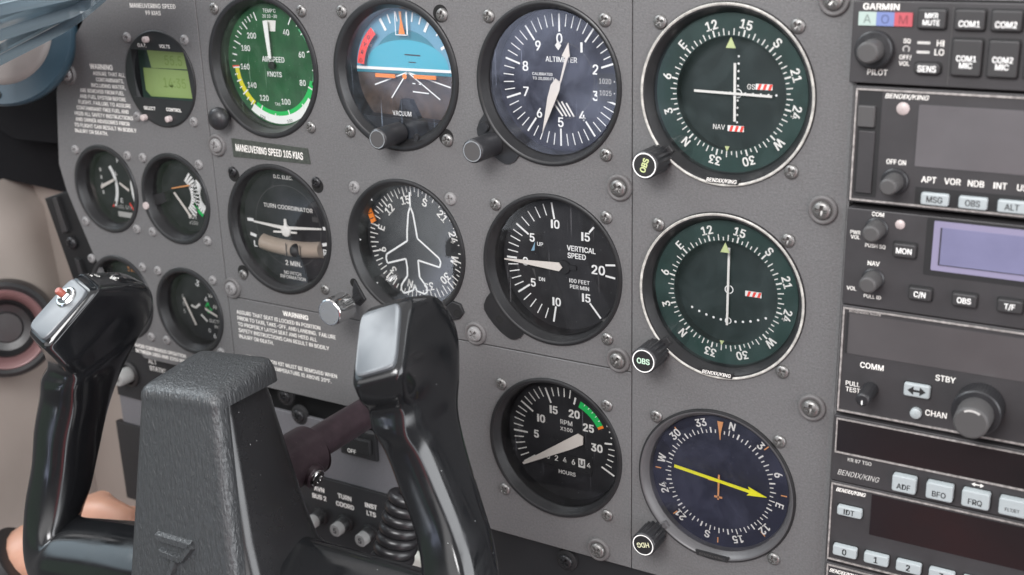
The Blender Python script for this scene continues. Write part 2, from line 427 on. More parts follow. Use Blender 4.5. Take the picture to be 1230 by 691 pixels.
left=[(-46.3,78),(-46.3,-140.3),(-46.3,-196.2),(-128,-196.2),(-146,-172),(-158,-140),(-163.4,-129.5),(-170.3,-112.8),(-180.5,-87.5),(-184.1,-70.7),(-180.5,-50),(-176,-24),(-168,-6),(-157,6.6),(-143,20),(-130,40),(-122,78)]
bevplate(left,'faceplate',label='left grey faceplate with curved outer edge')
def rc(x0,x1,y0,y1): return [(x0,y0),(x1,y0),(x1,y1),(x0,y1)]
bevplate(rc(-45.9,225.1,-140.4,78),'faceplate',label='wide middle grey faceplate')
bevplate(rc(225.5,327.2,-252.2,78),'faceplate',label='right grey faceplate beside the radios')
lowp=[(-45.9,-140.9),(225.1,-140.9),(225.1,-252.2),(128,-252.2),(121,-196.2),(-45.9,-196.2)]
bevplate(lowp,'faceplate',label='lower grey faceplate carrying the tachometer')
# recessed lower plate behind, black throat and the breaker strip
m=M(); m.prism(rc(-166,135,-252.6,-214),-9,-6.5,paintL,0.3,steps=1); m.obj('lower_plate',P,20,'grey lower plate set back behind the control tube')
m=M(); m.box(-176,330,-300,-190,-28,-24,bezelD); m.obj('backing_plate',P,20)
# printed placards
H1=0.06; m=M()
m.text('WARNING',7.3,-145.0,2.9,H1,cream,bold=.03)
for i,t in enumerate(['ASSURE THAT SEAT IS LOCKED IN POSITION','PRIOR TO TAXI, TAKE-OFF, AND LANDING.  FAILURE','TO PROPERLY LATCH SEAT AND HEED ALL','SAFETY INSTRUCTIONS CAN RESULT IN BODILY','INJURY OR DEATH.']):
    m.text(t,-39.8,-149.9-3.95*i,2.35,H1,cream,align='l',sx=0.93,bold=.02)
m.obj('placard',P); m=M()
m.text('WINTERIZATION KIT MUST BE REMOVED WHEN',-36,-178.6,2.35,H1,cream,align='l',sx=0.95,bold=.02)
m.text('OUTSIDE AIR TEMPERATURE IS ABOVE 20\u00b0F.',-36,-182.6,2.35,H1,cream,align='l',sx=0.95,bold=.02)
m.obj('placard',P); m=M()
m.text('MANEUVERING SPEED',-80.4,31.6,2.5,H1,cream,wd=37,bold=.02); m.text('99 KIAS',-80.6,27.6,2.4,H1,cream,bold=.02)
m.obj('placard',P); m=M()
m.text('WARNING',-131,-5.8,3.0,H1,cream,bold=.035)
for i,(t,x) in enumerate([('ASSURE THAT ALL',-139),('CONTAMINANTS,',-137),('INCLUDING WATER,',-142),('ARE REMOVED FROM FUEL',-153),('AND FUEL SYSTEM BEFORE',-154),('FLIGHT. FAILURE TO ASSURE',-156),('CONTAMINANT FREE FUEL AND',-158.5),('HEED ALL SAFETY INSTRUCTIONS',-161),('AND OWNER ADVISORIES PRIOR',-161),('TO FLIGHT CAN RESULT IN BODILY',-163),('INJURY OR DEATH.',-163)]):
    m.text(t,x,-9.9-3.72*i,2.25,H1,cream,align='l',wd=len(t)*1.86,bold=.03)
m.obj('placard',P); m=M()
m.text('AVOID CONTINUOUS OPERATION',-112,-188.0,2.3,H1,cream,wd=46,bold=.03)
m.text('BETWEEN 1850 AND 2250 RPM',-112,-191.8,2.3,H1,cream,wd=46,bold=.03)
m.obj('placard',P)
# large panel screws on rubber washers
for (x,y) in [(-161.2,-11.5),(-40.4,-46.9),(219,-46.7),(317,-47),(133.9,-134.9),(218.3,-135),(316.8,-140.8),(206.5,-245.8),(-40.8,-134.7),(317,42)]:
    w=M(); w.lathe([(6.6,-0.1),(6.6,0.9),(6.2,1.7),(5.6,2.0),(4.8,1.7),(4.3,1.2),(0.2,1.2)],grom,n=40)
    wo=w.obj('washer',P,50); wo.location=W((x,y,0)); s=screw(wo,0,0,1.2,4.2,2.6,screwP if x<200 and y>-140 else screwM)

# ------------------------------------------------------------------ instrument makers
def knob(parent,x,y,h0,h1,r,mt=knobB,capmat=None,kn=0,kd=0.5,ring=None,txt=None,txm=None,rot=0,tr=0,name='knob',stem=True,cap=2.0,n=72):
    g=M()
    g.lathe([(r+tr+0.1,h0),(r+tr,h0+0.6),(r+tr*0.6,h0+(h1-h0)*.4),(r,h1-1.0),(r-0.3,h1-0.35),(r-0.9,h1)],mt,n=n,knurl=kn,kd=kd,kr=(h0,h1-1.2))
    g.disk(r-0.9,h1,capmat or mt)
    if ring: g.ring(r-1.35,r-0.85,h1+0.05,ring)
    if txt: g.text(txt,0,0,cap,h1+0.08,txm or white,rot=rot,bold=.02,sx=0.9)
    o=g.obj(name,parent,45); o.location=W((x,y,0)); return o

def bez(parent,R=39.7,rin=34.8,depth=7,top=1.3,lug=None,mt=None,r2=None,extra=None,name='bezel'):
    g=M(); mt=mt or bezel; r2=r2 or rin+2.4
    g.lathe([(R,-2),(R,top-0.9),(R-0.3,top-0.3),(R-1.0,top),(r2+0.8,top),(r2,top-0.4),(rin+0.4,-depth+1.2),(rin,-depth),(rin-0.5,-depth-12),(rin-0.5,-depth-14)],mt,n=96)
    if extra: extra(g)
    return g.obj(name,parent,35)
def pane(parent,r,h,gm,name='glass'):
    g=M(); g.disk(r,h,gm,n=72); return g.obj(name,parent)
def screws4(parent,skip=(),s=31.43,R=3.3,mt=None,h=0.0,jit=0.4,mts=None):
    for i,(a,b) in enumerate([(-1,1),(1,1),(1,-1),(-1,-1)]):
        if i in skip: continue
        screw(parent,a*s+random.uniform(-jit,jit)*.5,b*s+random.uniform(-jit,jit)*.5,h,R,1.9,(mts or {}).get(i,mt))
def bar(parent,pts,h,t,mt,name,loc=None,bev=.15):
    g=M(); g.prism(pts,h,h+t,mt,0.0,bottom=True); return g.obj(name,parent,25)
GRP='round gauges on the instrument panel'
X=[0,90.3,180.5,270.7]; Y=[0,-93.6,-192.6]

# --- airspeed
t=thing('airspeed_indicator','airspeed indicator with painted green dial reflection and white, green and yellow arcs','gauge',X[0],0,0,group=GRP)
bez(t,39.7,34.3,6)
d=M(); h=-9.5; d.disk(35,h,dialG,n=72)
h1=h+.08; h2=h+.14
for a in range(30,346,1): pass
def asi_a(v): # knots to clock angle
    tb=[(40,30),(60,72),(80,115),(100,163),(120,206),(140,235),(160,265),(180,294),(200,318),(220,338)]
    for (v0,a0),(v1,a1) in zip(tb,tb[1:]):
        if v<=v1: return a0+(a1-a0)*(v-v0)/(v1-v0)
    return 340
d.ring(28.0,30.2,h1,greenB,a0=asi_a(47),a1=asi_a(78),n=30)
d.ring(26.2,30.2,h1,greenM,a0=asi_a(76),a1=asi_a(126),n=40)
d.ring(28.6,33.2,h2,white,a0=asi_a(85),a1=asi_a(128),n=40)
d.ring(26.8,29.8,h1,yelM,a0=asi_a(128),a1=asi_a(160),n=40)
d.ring(26.5,31.5,h2,redM,a0=asi_a(160),a1=asi_a(161.5),n=2)
for v in range(40,221,5):
    big=v%10==0; a=asi_a(v)
    d.tick(a,26.0 if v%20==0 else (27.5 if big else 28.6),31.0,0.75 if big else .5,h2+.04,white if v<85 or v>128 else white)
for v in range(40,201,20):
    a=math.radians(asi_a(v)); r=22.8
    d.text(str(v),r*math.sin(a)*(0.96),r*math.cos(a)*0.93,3.1,h2,white,bold=.01,sx=.85)
d.text('AIRSPEED',-.3,3.1,2.9,h1,white,sx=.85); d.text('KNOTS',-.3,-5.2,2.7,h1,white,sx=.85); d.text('TAS',0,-22,1.5,h1,white)
d.text("TEMP'C",0,29.8,2.0,h1,white,sx=.9); d.text('30 10 -30',0,26.8,1.7,h1,white,sx=.9)
d.prism([(-4,24.6),(4.2,24.6),(3.2,18.6),(-2,18.6)],h1,h1+.1,cream)
d.text('120',-12,-30,1.6,h2+.05,bezelD,rot=20); d.text('100',8,-31,1.6,h2+.05,bezelD,rot=-10)
d.obj('dial',t)
bar(t,[(-3.2,24.5),(0.2,24.5),(0.6,4),(-1.4,4)],-7.2,.4,white,'needle')
g=M(); g.lathe([(2.2,-8),(2.2,-6.8),(1.2,-6.4),(0.1,-6.4)],bezelD); g.obj('needle_hub',t)
pane(t,34.4,-3.6,glass('airspeed glass',haze=(0.35,0.5,0.38),hz=0.036,scale=55,seed=1.0,scratch=.25))
g=M(); g.lathe([(3.2,0),(3.0,2.5),(5.6,3.6),(6.6,6),(6.4,8.2),(5,10),(2.8,10.9),(.1,11.2)],knobB,n=40); o=g.obj('knob',t,60); o.location=W((-31,-29.6,0))
screws4(t,skip=(3,))

# --- attitude
t=thing('attitude_indicator','artificial horizon with blue sky, brown ground and orange wings','gauge',X[1],0,0,group=GRP)
bez(t,39.7,33.6,4)
d=M(); h=-11
# roll scale ring, the horizon drum and its markings
d.disk(35,h-1,brown,n=72)
d.ring(21.8,35,h-.5,skyH,a0=-92,a1=88,n=60)
d.poly([(-33,1.1)]+[(-22.4*math.cos(PI*i/30),1.1+20.6*math.sin(PI*i/30)) for i in range(31)]+[(33,1.4),(33,-1),(-33,-1)],h-.3,skyD)
d.poly([(23.5*math.cos(PI*i/30)*1.12,2.1+14.6*math.sin(PI*i/30)**0.9) for i in range(31)],h-.2,skyM)
for a,l,w in [(-60,6,1.5),(-45,4,.9),(-30,7,1.6),(-20,5,.9),(-10,5,.9),(10,5,.9),(20,5,.9),(30,7,1.6),(45,4,.9),(60,6,1.5)]:
    d.tick(a,31.5-l,31.5,w,h-.1,white)
d.line(-33,1.3,30,1.6,1.5,h,white)
for (x0,y0,x1,y1) in [(0,0,-21.6,-7.5),(0,0,-11,-14),(0.5,0,20.2,-13.2),(0.5,0,27.1,-6.6)]: d.line(x0,y0,x1,y1,.75,h+.02,white)
d.line(3,-9.9,13.2,-10.4,.7,h+.02,white); d.line(3,-5.6,5,-5.7,.6,h+.02,white); d.line(7.2,-5.8,9.3,-5.9,.6,h+.02,white)
d.line(-1,9.2,9,9.0,.7,h+.02,bezelD); d.line(1.3,5.4,6,5.3,.5,h+.02,bezelD)
d.obj('horizon_drum',t)
g=M(); g.prism([(-6.5,-25.5),(-3.0,-13.8),(2.5,-13.8),(8.5,-25.5)],-12,-8,bezelD); g.prism([(-33,-22.5),(26,-24.2),(26,-36),(-33,-36)],-12,-4.5,bezel)
g.text('VACUUM',-2.6,-21.3,2.5,-7.9,white,sx=.8); g.obj('pedestal',t)
bar(t,[(-18.7,-.9),(-5.8,-.9),(-5.8,-2.9),(-18.7,-2.9)],-8.5,.5,orange,'wing_bar')
bar(t,[(6.2,-.5),(20.2,-.5),(20.2,-2.5),(6.2,-2.5)],-8.5,.5,orange,'wing_bar')
g=M(); g.disk(1.4,-8,orange,0.4,-1.7); g.obj('centre_dot',t)
g=M(); g.prism([(-1.6,31.5),(0,31.5),(-.3,22)],-9,-8.7,orpale); g.prism([(-2.2,20),(1.8,20),(-.2,29)],-8.6,-8.4,orange)
g.line(-4,31.5,-4,19.4,.45,-8.4,white); g.line(3.4,31.5,3.4,19.4,.9,-8.4,white); g.line(-4,19.6,3.6,19.6,.45,-8.4,white); g.obj('bank_pointer',t)
g=M(); g.ring(25.5,30,-7.6,redM,a0=-82,a1=-40,n=20)
for i,ch in enumerate('GYRO'):
    a=math.radians(-50-9.5*i); g.text(ch,27.7*math.sin(a),27.7*math.cos(a),2.0,-7.5,bezelD,rot=math.degrees(a)+90)
g.obj('warning_flag',t)
pane(t,33.8,-2.8,glass('attitude glass',haze=(0.45,0.55,0.70),hz=0.026,scale=50,seed=2.3,scratch=.2))
# caging knob at the bottom
knob(t,-1,-30.4,-2,17,5.6,knobB,knobG,kn=0,ring=alu)
g=M(); g.lathe([(1.8,1.2),(1.6,2.6),(0.1,2.7)],bezel,13,-31); g.obj('stub',t)
screws4(t,R=3.4)
# oval slots behind the two right-hand screws
for (x,y) in [(31,31),(31,-31)]: g=M(); g.lathe([(0.1,.12),(4.4,.12)],black,x-.6,y+1.0,n=24); g.obj('screw_slot',t)

# --- altimeter
t=thing('altimeter','altimeter with blue reflections, hands near five hundred and a hatched flag','gauge',X[2],0,0,group=GRP)
EAR=[(-36.2,-16.8),(-38.6,-19.8),(-40.4,-23.9),(-40.2,-26.8),(-38.2,-30.0),(-34.5,-34.2),(-30.5,-37.6),(-27.2,-39.6),(-24.6,-40.7),(-22.2,-40.6),(-18.7,-38.9),(-16,-35.2)]+[(38.5*math.cos(math.radians(a)),38.5*math.sin(math.radians(a))) for a in range(243,202,-5)]
def lugf(g):
    # mounting ear at the lower left
    g.prism(EAR,-1.5,1.1,bezel,0.0)
bez(t,39.7,35,7,extra=lugf)
d=M(); h=-13; d.disk(37,h,dialU,n=72); h1=h+.08
for i in range(50):
    a=i*7.2; big=i%5==0
    if 75<a<112 and not big: continue
    d.tick(a,23.6 if big else 26.2,32.2,.95 if big else .5,h1,white)
for i in range(10):
    a=math.radians(i*36); r=20.4
    d.text(str(i) if i!=1 else 'I',r*math.sin(a),r*math.cos(a),4.6,h1,white,bold=.015,sx=.95)
d.text('ALTIMETER',.8,10.3,2.5,h1,white,sx=.9,bold=.02); d.text('CALIBRATED',-9.8,2.8,1.35,h1,white,bold=.02); d.text('TO 20,000 FT',-9.3,.6,1.35,h1,white,bold=.02)
d.ring(18.6,19.0,h1,knobG,a0=8,a1=172)
d.box(20.3,31,-8.7,4.8,h1,h1+.1,bezelD)
d.text('1020',24.6,1,2.4,h1+.15,dimwh,sx=.8); d.text('1025',24.8,-4.6,2.4,h1+.15,dimwh,sx=.8); d.disk(.3,h1+.15,white,29.5,1,n=8); d.disk(.3,h1+.15,white,29.5,-4.6,n=8)
for k in range(4):
    d.line(-4.6+k*2.6,-9.5-abs(k-1)*.6,1.2+k*2.1,-17.3,.9,h1,cream)
d.obj('dial',t)
bar(t,[(-1.5,.3),(1.3,.3),(4.4,11.5),(2.6,12.5),(6.3,18.9),(7.0,12.4),(5.9,11.5),(1.8,-.8)],-10.6,.4,needle,'short_needle')
bar(t,[(-2.2,-.3),(0,2.0),(2.4,-1.0),(-3.0,-8),(-10.3,-25)][:0] or [(-3.2,-1.6),(-.6,1.6),(2.2,-.4),(1.6,-4),(-8.6,-26),(-5.2,-8)],-9.6,.4,needle,'long_needle')
g=M(); g.prism([(-1.6,17.2),(.2,19.6),(1.9,17.2),(.2,14.9)],-11.4,-11.2,cream); g.obj('marker',t)
pane(t,35,-4.5,glass('altimeter glass',haze=(0.42,0.47,0.62),hz=0.07,scale=48,seed=4.1,scratch=.5))
knob(t,-31.4,-31.2,1.5,20,6.0,knobB,knobG,kn=0,ring=alu)
g=M(); g.lathe([(2.7,2.0),(2.4,2.9),(.1,3.0)],screwK,-35.2,-22.6,n=24); g.obj('lug_screw',t)
screws4(t,skip=(3,))

# --- VOR style indicator
def compass_numbers(d,r,h,mt,heading,cap,names=None):
    for i in range(12):
        s=names[i] if names else ['N','3','6','E','12','15','S','21','24','W','30','33'][i]
        a=(i*30-heading)%360; b=math.radians(a); d.text(s,r*math.sin(b),r*math.cos(b),cap,h,mt,rot=a,bold=.02,sx=.9)
def vor(x,y,glide,label,txtrot,seed):
    t=thing('course_deviation_indicator',label,'gauge',x,y,0,group=GRP)
    g=M()
    g.lathe([(41.0,-2),(41.0,.5),(40.6,1.2)],bezel,n=96); g.lathe([(40.6,1.2),(40.2,1.4),(39.7,1.3),(39.4,1.1)],mat('worn cream rim',(.42,.41,.38),.5,var=(350,.35)),n=96)
    g.lathe([(39.4,1.1),(38.6,1.0),(35.6,-5.6),(35.2,-20)],bezel,n=96)
    g.prism([(-8.5,-36.6),(8.5,-36.8),(7.6,-39.4),(-7.4,-39.3)],.6,1.7,bezelD); g.text('BENDIX/KING',-.1,-38.0,1.75,1.78,cream,wd=14.2,shear=.2,bold=.02)
    g.obj('bezel',t,35)
    hd=138
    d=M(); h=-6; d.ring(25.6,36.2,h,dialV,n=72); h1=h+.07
    for i in range(72):
        a=i*5-hd; big=i%2==0
        d.tick(a,25.9,28.8 if big else 27.6,.75 if i%6==0 else .5,h1,cream)
    compass_numbers(d,31.2,h1,cream,hd,3.9)
    d.lathe([(25.6,-6),(26.8,-13.1)],bezelD,n=72)
    d.obj('compass_card',t,30)
    f=M(); f.disk(27,-13.2,mat('deep dial face with teal reflection',(0.006,0.011,0.012),.5,var=(60,.3)),n=72);  # dark inner disc; its slight teal is reflected colour painted in
    f.obj('dial',t)
    g=M(); g.prism([(-2.4,20.3),(2.2,20.3),(-.1,25.2)],-5.4,-5.2,lime); g.obj('lubber_mark',t); g=M(); g.prism([(-1.6,-23.6),(.6,-23.6),(-.6,-26)],-5.4,-5.2,lime); g.obj('lubber_mark',t)
    c=M()
    if glide:
        for k in range(-5,6):
            if k: c.disk(.55,-12.9,white,.9+3.6*k,-.7,n=10); c.disk(.55,-12.9,white,.9,-.7+3.3*k,n=10)
        c.ring(1.6,2.1,-12.9,white,.9,-.8,n=24); c.text('GS',7.1,2.5,2.3,-12.9,cream,sx=.9); c.text('NAV',-7.6,-16.6,2.3,-12.9,cream,sx=.9)
    else:
        for k in range(-5,6):
            if k: c.disk(.62,-12.9,white,-.5+3.72*k,-16.1+.17*k*k,n=10)
        c.ring(1.7,2.2,-12.9,white,-.5,-.2,n=24); c.ring(1.2,1.7,-12.9,white,-.5,-16,n=24)
    c.obj('deviation_dots',t)
    def flag(x0,x1,y0,y1):
        f=M(); f.box(x0,x1,y0,y1,-12.6,-12.2,white,.2); w=(x1-x0)
        for k in range(3):
            a=x0+.8+k*w*.32; f.poly([(a,y0+.05),(a+1.3,y0+.05),(a+2.1,y1-.05),(a+.8,y1-.05)],-12.15,redM)
        f.obj('warning_flag',t)
    if glide:
        flag(9.4,17.2,1.5,4.1); flag(-3.2,4.6,-18.1,-15.4)
        bar(t,[(-.9,12.9),(.3,12.9),(.9,-13.4),(-.3,-13.4)],-11.8,.35,cream,'course_needle')
        bar(t,[(-19.2,.3),(-19.2,-.8),(17.7,-1.5),(17.7,-.4)],-10.9,.35,cream,'glideslope_needle')
    else:
        flag(7.8,15.8,-2.0,.6)
        bar(t,[(-1.1,20.8),(0,20.8),(0,-17.8),(-1.1,-17.8)],-11.8,.35,cream,'course_needle')
    pane(t,35.9,-4.0,glass('course indicator glass %d'%seed,haze=(0.34,0.45,0.46),hz=0.026,scale=40,seed=float(seed)))
    knob(t,-31.3,-30.6 if glide else -31.8,1.5,16.8,6.6,knobB,bezelD,kn=18,kd=.9,ring=white,txt='OBS',txm=lime if glide else mat('pale mint lettering',(.5,.7,.55),.5),rot=txtrot,cap=2.7)
    g=M(); g.prism([(-26,-24),(-24,-26.5),(-32,-36.5),(-37,-31)],-1,1.5,bezel,.4); g.obj('knob_mount',t)
    screws4(t,skip=(3,))
    return t
vor(X[3],-.2,True,'course deviation indicator with painted green reflection, crossed bars and GS and NAV flags, top right','-' and -72,6)
vor(X[3],-94.2,False,'course deviation indicator with painted green reflection and a single vertical needle above the heading gauge',0,9)

# --- small gauges
def small(x,y,label,name,dialfn,seed=0,led=False,skip=()):
    t=thing(name,label,'gauge',x,y,0,group='small engine gauges at the left')
    g=M(); g.lathe([(28.6,-2),(28.6,.4),(28.2,1.0),(27.4,1.2),(26.2,1.2),(25.6,.8),(23.2,-5.5),(23,-20)],bezel,n=72)
    if led: g.lathe([(2.4,1.2),(2.2,2.2),(.1,2.3)],ledM,-25,-6.5,n=20); g.prism([(-24,-1),(-14,2),(-13,-4),(-24,-8)],-8,-4,bezelD)
    g.obj('bezel',t,35)
    d=M(); d.disk(24.5,-11,dialB,n=48); dialfn(d,-10.92); d.obj('dial',t)
    pane(t,23.3,-4.2,glass('small gauge glass',haze=(.4,.42,.42),hz=0.018,scale=60,seed=3.3))
    screws4(t,s=23.55,R=3.0,mt=screwP,skip=skip)
    return t
# clock and thermometer
t=thing('clock','digital clock and voltmeter with a green LCD in the upper left','clock',-81,-10.8,0,group='small engine gauges at the left')
g=M(); g.lathe([(28.6,-2),(28.6,.6),(28.0,1.0),(27.6,1.0)],bezel,n=72)
lc=rrect(-20,23,-12.2,16.4,1.2)
g.ring(0.1,27.6,1.0,bezel,n=72) if False else None
# face in four pieces round the LCD window
face=[(27.7*math.sin(2*PI*i/72),27.7*math.cos(2*PI*i/72)) for i in range(72)]
g.poly([p for p in [(27.7*math.cos(math.radians(a)),27.7*math.sin(math.radians(a))) for a in range(37,144,3)]],1.0,bezel)
g.poly([(27.7*math.cos(math.radians(a)),27.7*math.sin(math.radians(a))) for a in range(204,337,3)],1.0,bezel)
g.poly([(27.7*math.cos(math.radians(a)),27.7*math.sin(math.radians(a))) for a in range(143,205,3)]+[(-21,-11.3),(-21,16.6)],1.0,bezel)
g.poly([(27.7*math.cos(math.radians(a)),27.7*math.sin(math.radians(a))) for a in range(-24,38,3)]+[(22.1,16.6),(24,5.5),(25.3,-11.2)],1.0,bezel)
g.lathe([(28,-6),(28,1)],bezelD,n=72)
g.text('O.A.T.',-11,19.6,1.9,1.1,cream,bold=.03); g.text('VOLTS',7.6,19.6,1.9,1.1,cream,bold=.03); g.text('SELECT',-11.2,-17.6,1.9,1.1,cream,bold=.03); g.text('CONTROL',9,-17.4,1.9,1.1,cream,bold=.03);
g.obj('case',t,35)
g=M(); g.poly(rc(-22,27,-13,17),-5,lcdB); g.poly([(-14,16),(21,16.3),(20.8,6),(-12,5.6)],-4.9,lcdG); g.poly([(-19,5.4),(24.6,5.2),(24.6,-11),(-15,-11.6),(-19,-8)],-4.9,lcdG)
g.text('55.5',7,10.6,5.6,-4.8,lcdK,sx=.9,bold=-.005); g.text('14:35',6,-2.6,5.6,-4.8,lcdK,sx=.9,bold=-.005); g.obj('lcd_screen',t)
for (x,y) in [(-15.8,-23.4),(5,-22.9),(-6,23.2)]:
    g=M(); g.lathe([(1.9,1.0),(1.8,3.6),(1.3,4.0),(.1,4.0)],ledM,x,y,n=20); g.obj('button',t)
screws4(t,s=23.7,R=3.0,mt=screwP)

def strip(d,pts,w,h,mt):
    for a,b in zip(pts,pts[1:]): d.line(*a,*b,w,h,mt)
def arcpts(cx,cy,r,a0,a1,n=10): return [(cx+r*math.sin(math.radians(a0+(a1-a0)*i/n)),cy+r*math.cos(math.radians(a0+(a1-a0)*i/n))) for i in range(n+1)]
def fuelD(d,h):
    for sx,cx in ((1,-4),(-1,12)):
        strip(d,arcpts(cx+sx*-20,-1,21,90*sx-38*1,90*sx+38,12),2.6,h,white)
    for y in (9,4,-1,-6): d.box(-17.2,-15.6,y-1.2,y+1.2,h,h+.05,dimwh)
    d.box(-5,9,-21,-17.5,h,h+.05,dimwh); d.text('FUEL QTY',1.5,-14.2,2.2,h,dimwh); d.text('F',1,16.5,3,h,white); d.text('E',0,-10,3,h,white)
    d.text('L',-2,8,2.6,h,white); d.text('MAIN',2.5,20,1.8,h,cream)
    strip(d,[(7,-11),(11,-17)],1.3,h,redM); strip(d,[(-6,-11),(-9,-15)],1.3,h,redM)
def fuelN(t):
    bar(t,[(-15,-.6),(-15,-3),(-2,3.2),(-2.6,4.6)],-8.6,.3,needle,'needle'); bar(t,[(3,3),(11,-1),(10.6,-2.6),(2.6,1.8)],-8.6,.3,needle,'needle')
t=small(-141.7,-83.3,'small twin fuel gauge with crossing white scales, leftmost in its row','fuel_gauge',fuelD); fuelN(t)
def egtD(d,h):
    for i in range(13): a=40+i*8; d.tick(a,11,18,1.5,h,white,-9,0)
    for i in range(13): a=-50-i*8; d.tick(a,8,14,1.5,h,white,18,1)
    strip(d,arcpts(18,1,15,-112,-150,6),2.2,h,greenM); d.text('EGT',1.5,-13.5,2.8,h,cream); d.text('x100',1.5,-17.5,2.2,h,dimwh)
    d.text('FLOW',15,-15.5,2.4,h,cream,rot=70); d.text('P',9,4,3,h,white); d.text('GAL',15,6,2.4,h,cream,rot=80)
t=small(-80.8,-83.5,'small gauge with two curved white scales and a green arc, right of the fuel gauge','exhaust_gas_gauge',egtD,led=True)
bar(t,[(-12,3.2),(-11,4.2),(4,7.6),(4,6.6)],-8.6,.3,orpale,'needle'); bar(t,[(-10.4,1),(-9,1.6),(3.2,-12.6),(2,-13.6)],-8.6,.3,needle,'needle')
def oilD(d,h):
    strip(d,arcpts(-6,2,18,35,80,10),2.0,h,greenM); d.text('OIL',8,-4,2.6,h,white); d.text('115',0,16,3,h,orpale)
    for i in range(6): d.tick(40+i*18,17,20,1,h,cream)
    d.text('TEMP',10,-12,2.2,h,cream)
t=small(-141.5,-155.8,'small oil gauge half hidden behind the left yoke grip','oil_gauge',oilD)
bar(t,[(-10,2),(-9,3),(6,-6),(5,-7)],-8.6,.3,needle,'needle')
def vacD(d,h):
    d.text('3',-2,15,4,h,white,rot=20); d.text('VAC',9.5,8,2.4,h,cream,rot=0); d.text('SUCTION',11.5,-9,2.2,h,cream); d.text('IN.HG',12.5,-12.5,2.0,h,cream); d.text('4',4,5,3.4,h,white); d.text('AMP',13,1,2.6,h,cream)
    for y in (4,-1,-6): d.text('5' if y else '0',-16.5,y,2.6,h,dimwh)
    strip(d,[(-10,-1),(-6,-2),(-2,1)],1.6,h,cream); strip(d,[(-2,-6),(3,-10)],1.6,h,cream); strip(d,[(3,1),(8,-2)],2,h,greenM); strip(d,[(5,3),(5,-4)],2.0,h,greenM)
    d.text('6',8,-19,3.2,h,white); d.text('0',4,-16,2.6,h,white); d.text('7',12,14,2.6,h,white)
t=small(-80.3,-155.9,'small suction and ammeter gauge with a green star, between grip and turn coordinator','suction_gauge',vacD)
bar(t,[(-14,4),(-12.6,4.6),(-4,-12.6),(-5.6,-13)],-8.6,.3,needle,'needle'); bar(t,[(5,-1),(5,0.6),(15,-3.2),(15,-4.6)],-8.4,.3,needle,'needle')

# --- turn coordinator
t=thing('turn_coordinator','turn coordinator with a small white aeroplane and a tan slip ball tube','gauge',X[0]+.6,-93.4,0,group=GRP)
bez(t,38.8,33.8,6,r2=34.8+1.2)
d=M(); d.disk(35.5,-8,dialB,n=72); h=-7.92
d.ring(24.4,24.8,h,knobG,n=60)
d.text('D.C. ELEC.',-.5,29.4,2.1,h,cream,bold=.02); d.text('TURN COORDINATOR',1.2,11.4,2.4,h,cream,wd=37,bold=.02)
d.text('L',-26.8,-13.6,3.6,h,white,bold=.03); d.text('R',26.6,-12.6,3.6,h,white,bold=.03); d.text('2 MIN.',1.7,-22.4,2.9,h,cream,bold=.02)
d.text('NO PITCH',.3,-28.6,2.0,h,cream,bold=.02); d.text('INFORMATION',.3,-31.3,2.0,h,cream,bold=.02)
for (x,y,r) in [(-29,1.0,0),(28.6,1.9,0),(-27.8,-8.2,12),(27.2,-7.6,-12)]: 
    d.tick(90+r,-2.4,2.4,1.9,h,white,x,y)
d.box(19,23.4,5,8,h,h+.1,knobG,.2)
d.obj('dial',t)
g=M(); g.prism([(-25,1.3),(-25,.3),(-2.5,-1.6),(-2,-2.8),(1.6,-2.8),(2,-1.2),(26.5,1.4),(26.5,2.4),(1,.6),(.3,4.9),(-1.1,4.9),(-1.5,.4)],-6.6,-6.1,cream)
g.prism([(-10.2,-3.2),(-10.2,-4.3),(7.8,-3.1),(7.8,-2.0)],-6.55,-6.2,cream); g.lathe([(3.6,-6.6),(3.4,-5.6),(2,-5),(.1,-5)],cream,-.2,-2.2,n=24)
g.obj('aeroplane_symbol',t)
g=M(); tp=[(-20.5,-9.4),(-16,-10.2),(-8,-11),(1,-11.3),(10,-11),(18,-10.2),(24.5,-9.2)]
g.tube([(x,y-2.0,-8.6) for x,y in tp],5.0,tan,20); g.obj('slip_tube',t)
g=M(); 
g.tube([(5.2,-13.2,-5.6),(5.4,-13.2,-5.6)],.1,bezelD,4)
for i in range(1): g.lathe([(.1,-1.6),(2.5,-2.4),(4.2,-4.4),(4.6,-6.5)],bezelD,7,-13.4,n=24)
g.obj('slip_ball',t)
g=M(); g.line(1.2,-8.6,.9,-18.4,.6,-3.4,bezelD); g.line(11.6,-8.6,12.0,-18.2,.6,-3.4,bezelD); g.obj('centre_line',t)
pane(t,34.8,-3.0,glass('turn coordinator glass',haze=(.45,.44,.48),hz=0.022,scale=45,seed=5.2))
screws4(t,mts={0:screwK,1:screwK},R=3.1)
for (x,y) in [(31.4,30.5),(-31.2,31.0),(-32,-28.5)]: g=M(); g.lathe([(0.1,.12),(4.2,.12)],black,x+.5,y-1.2,n=24); g.obj('screw_slot',t)

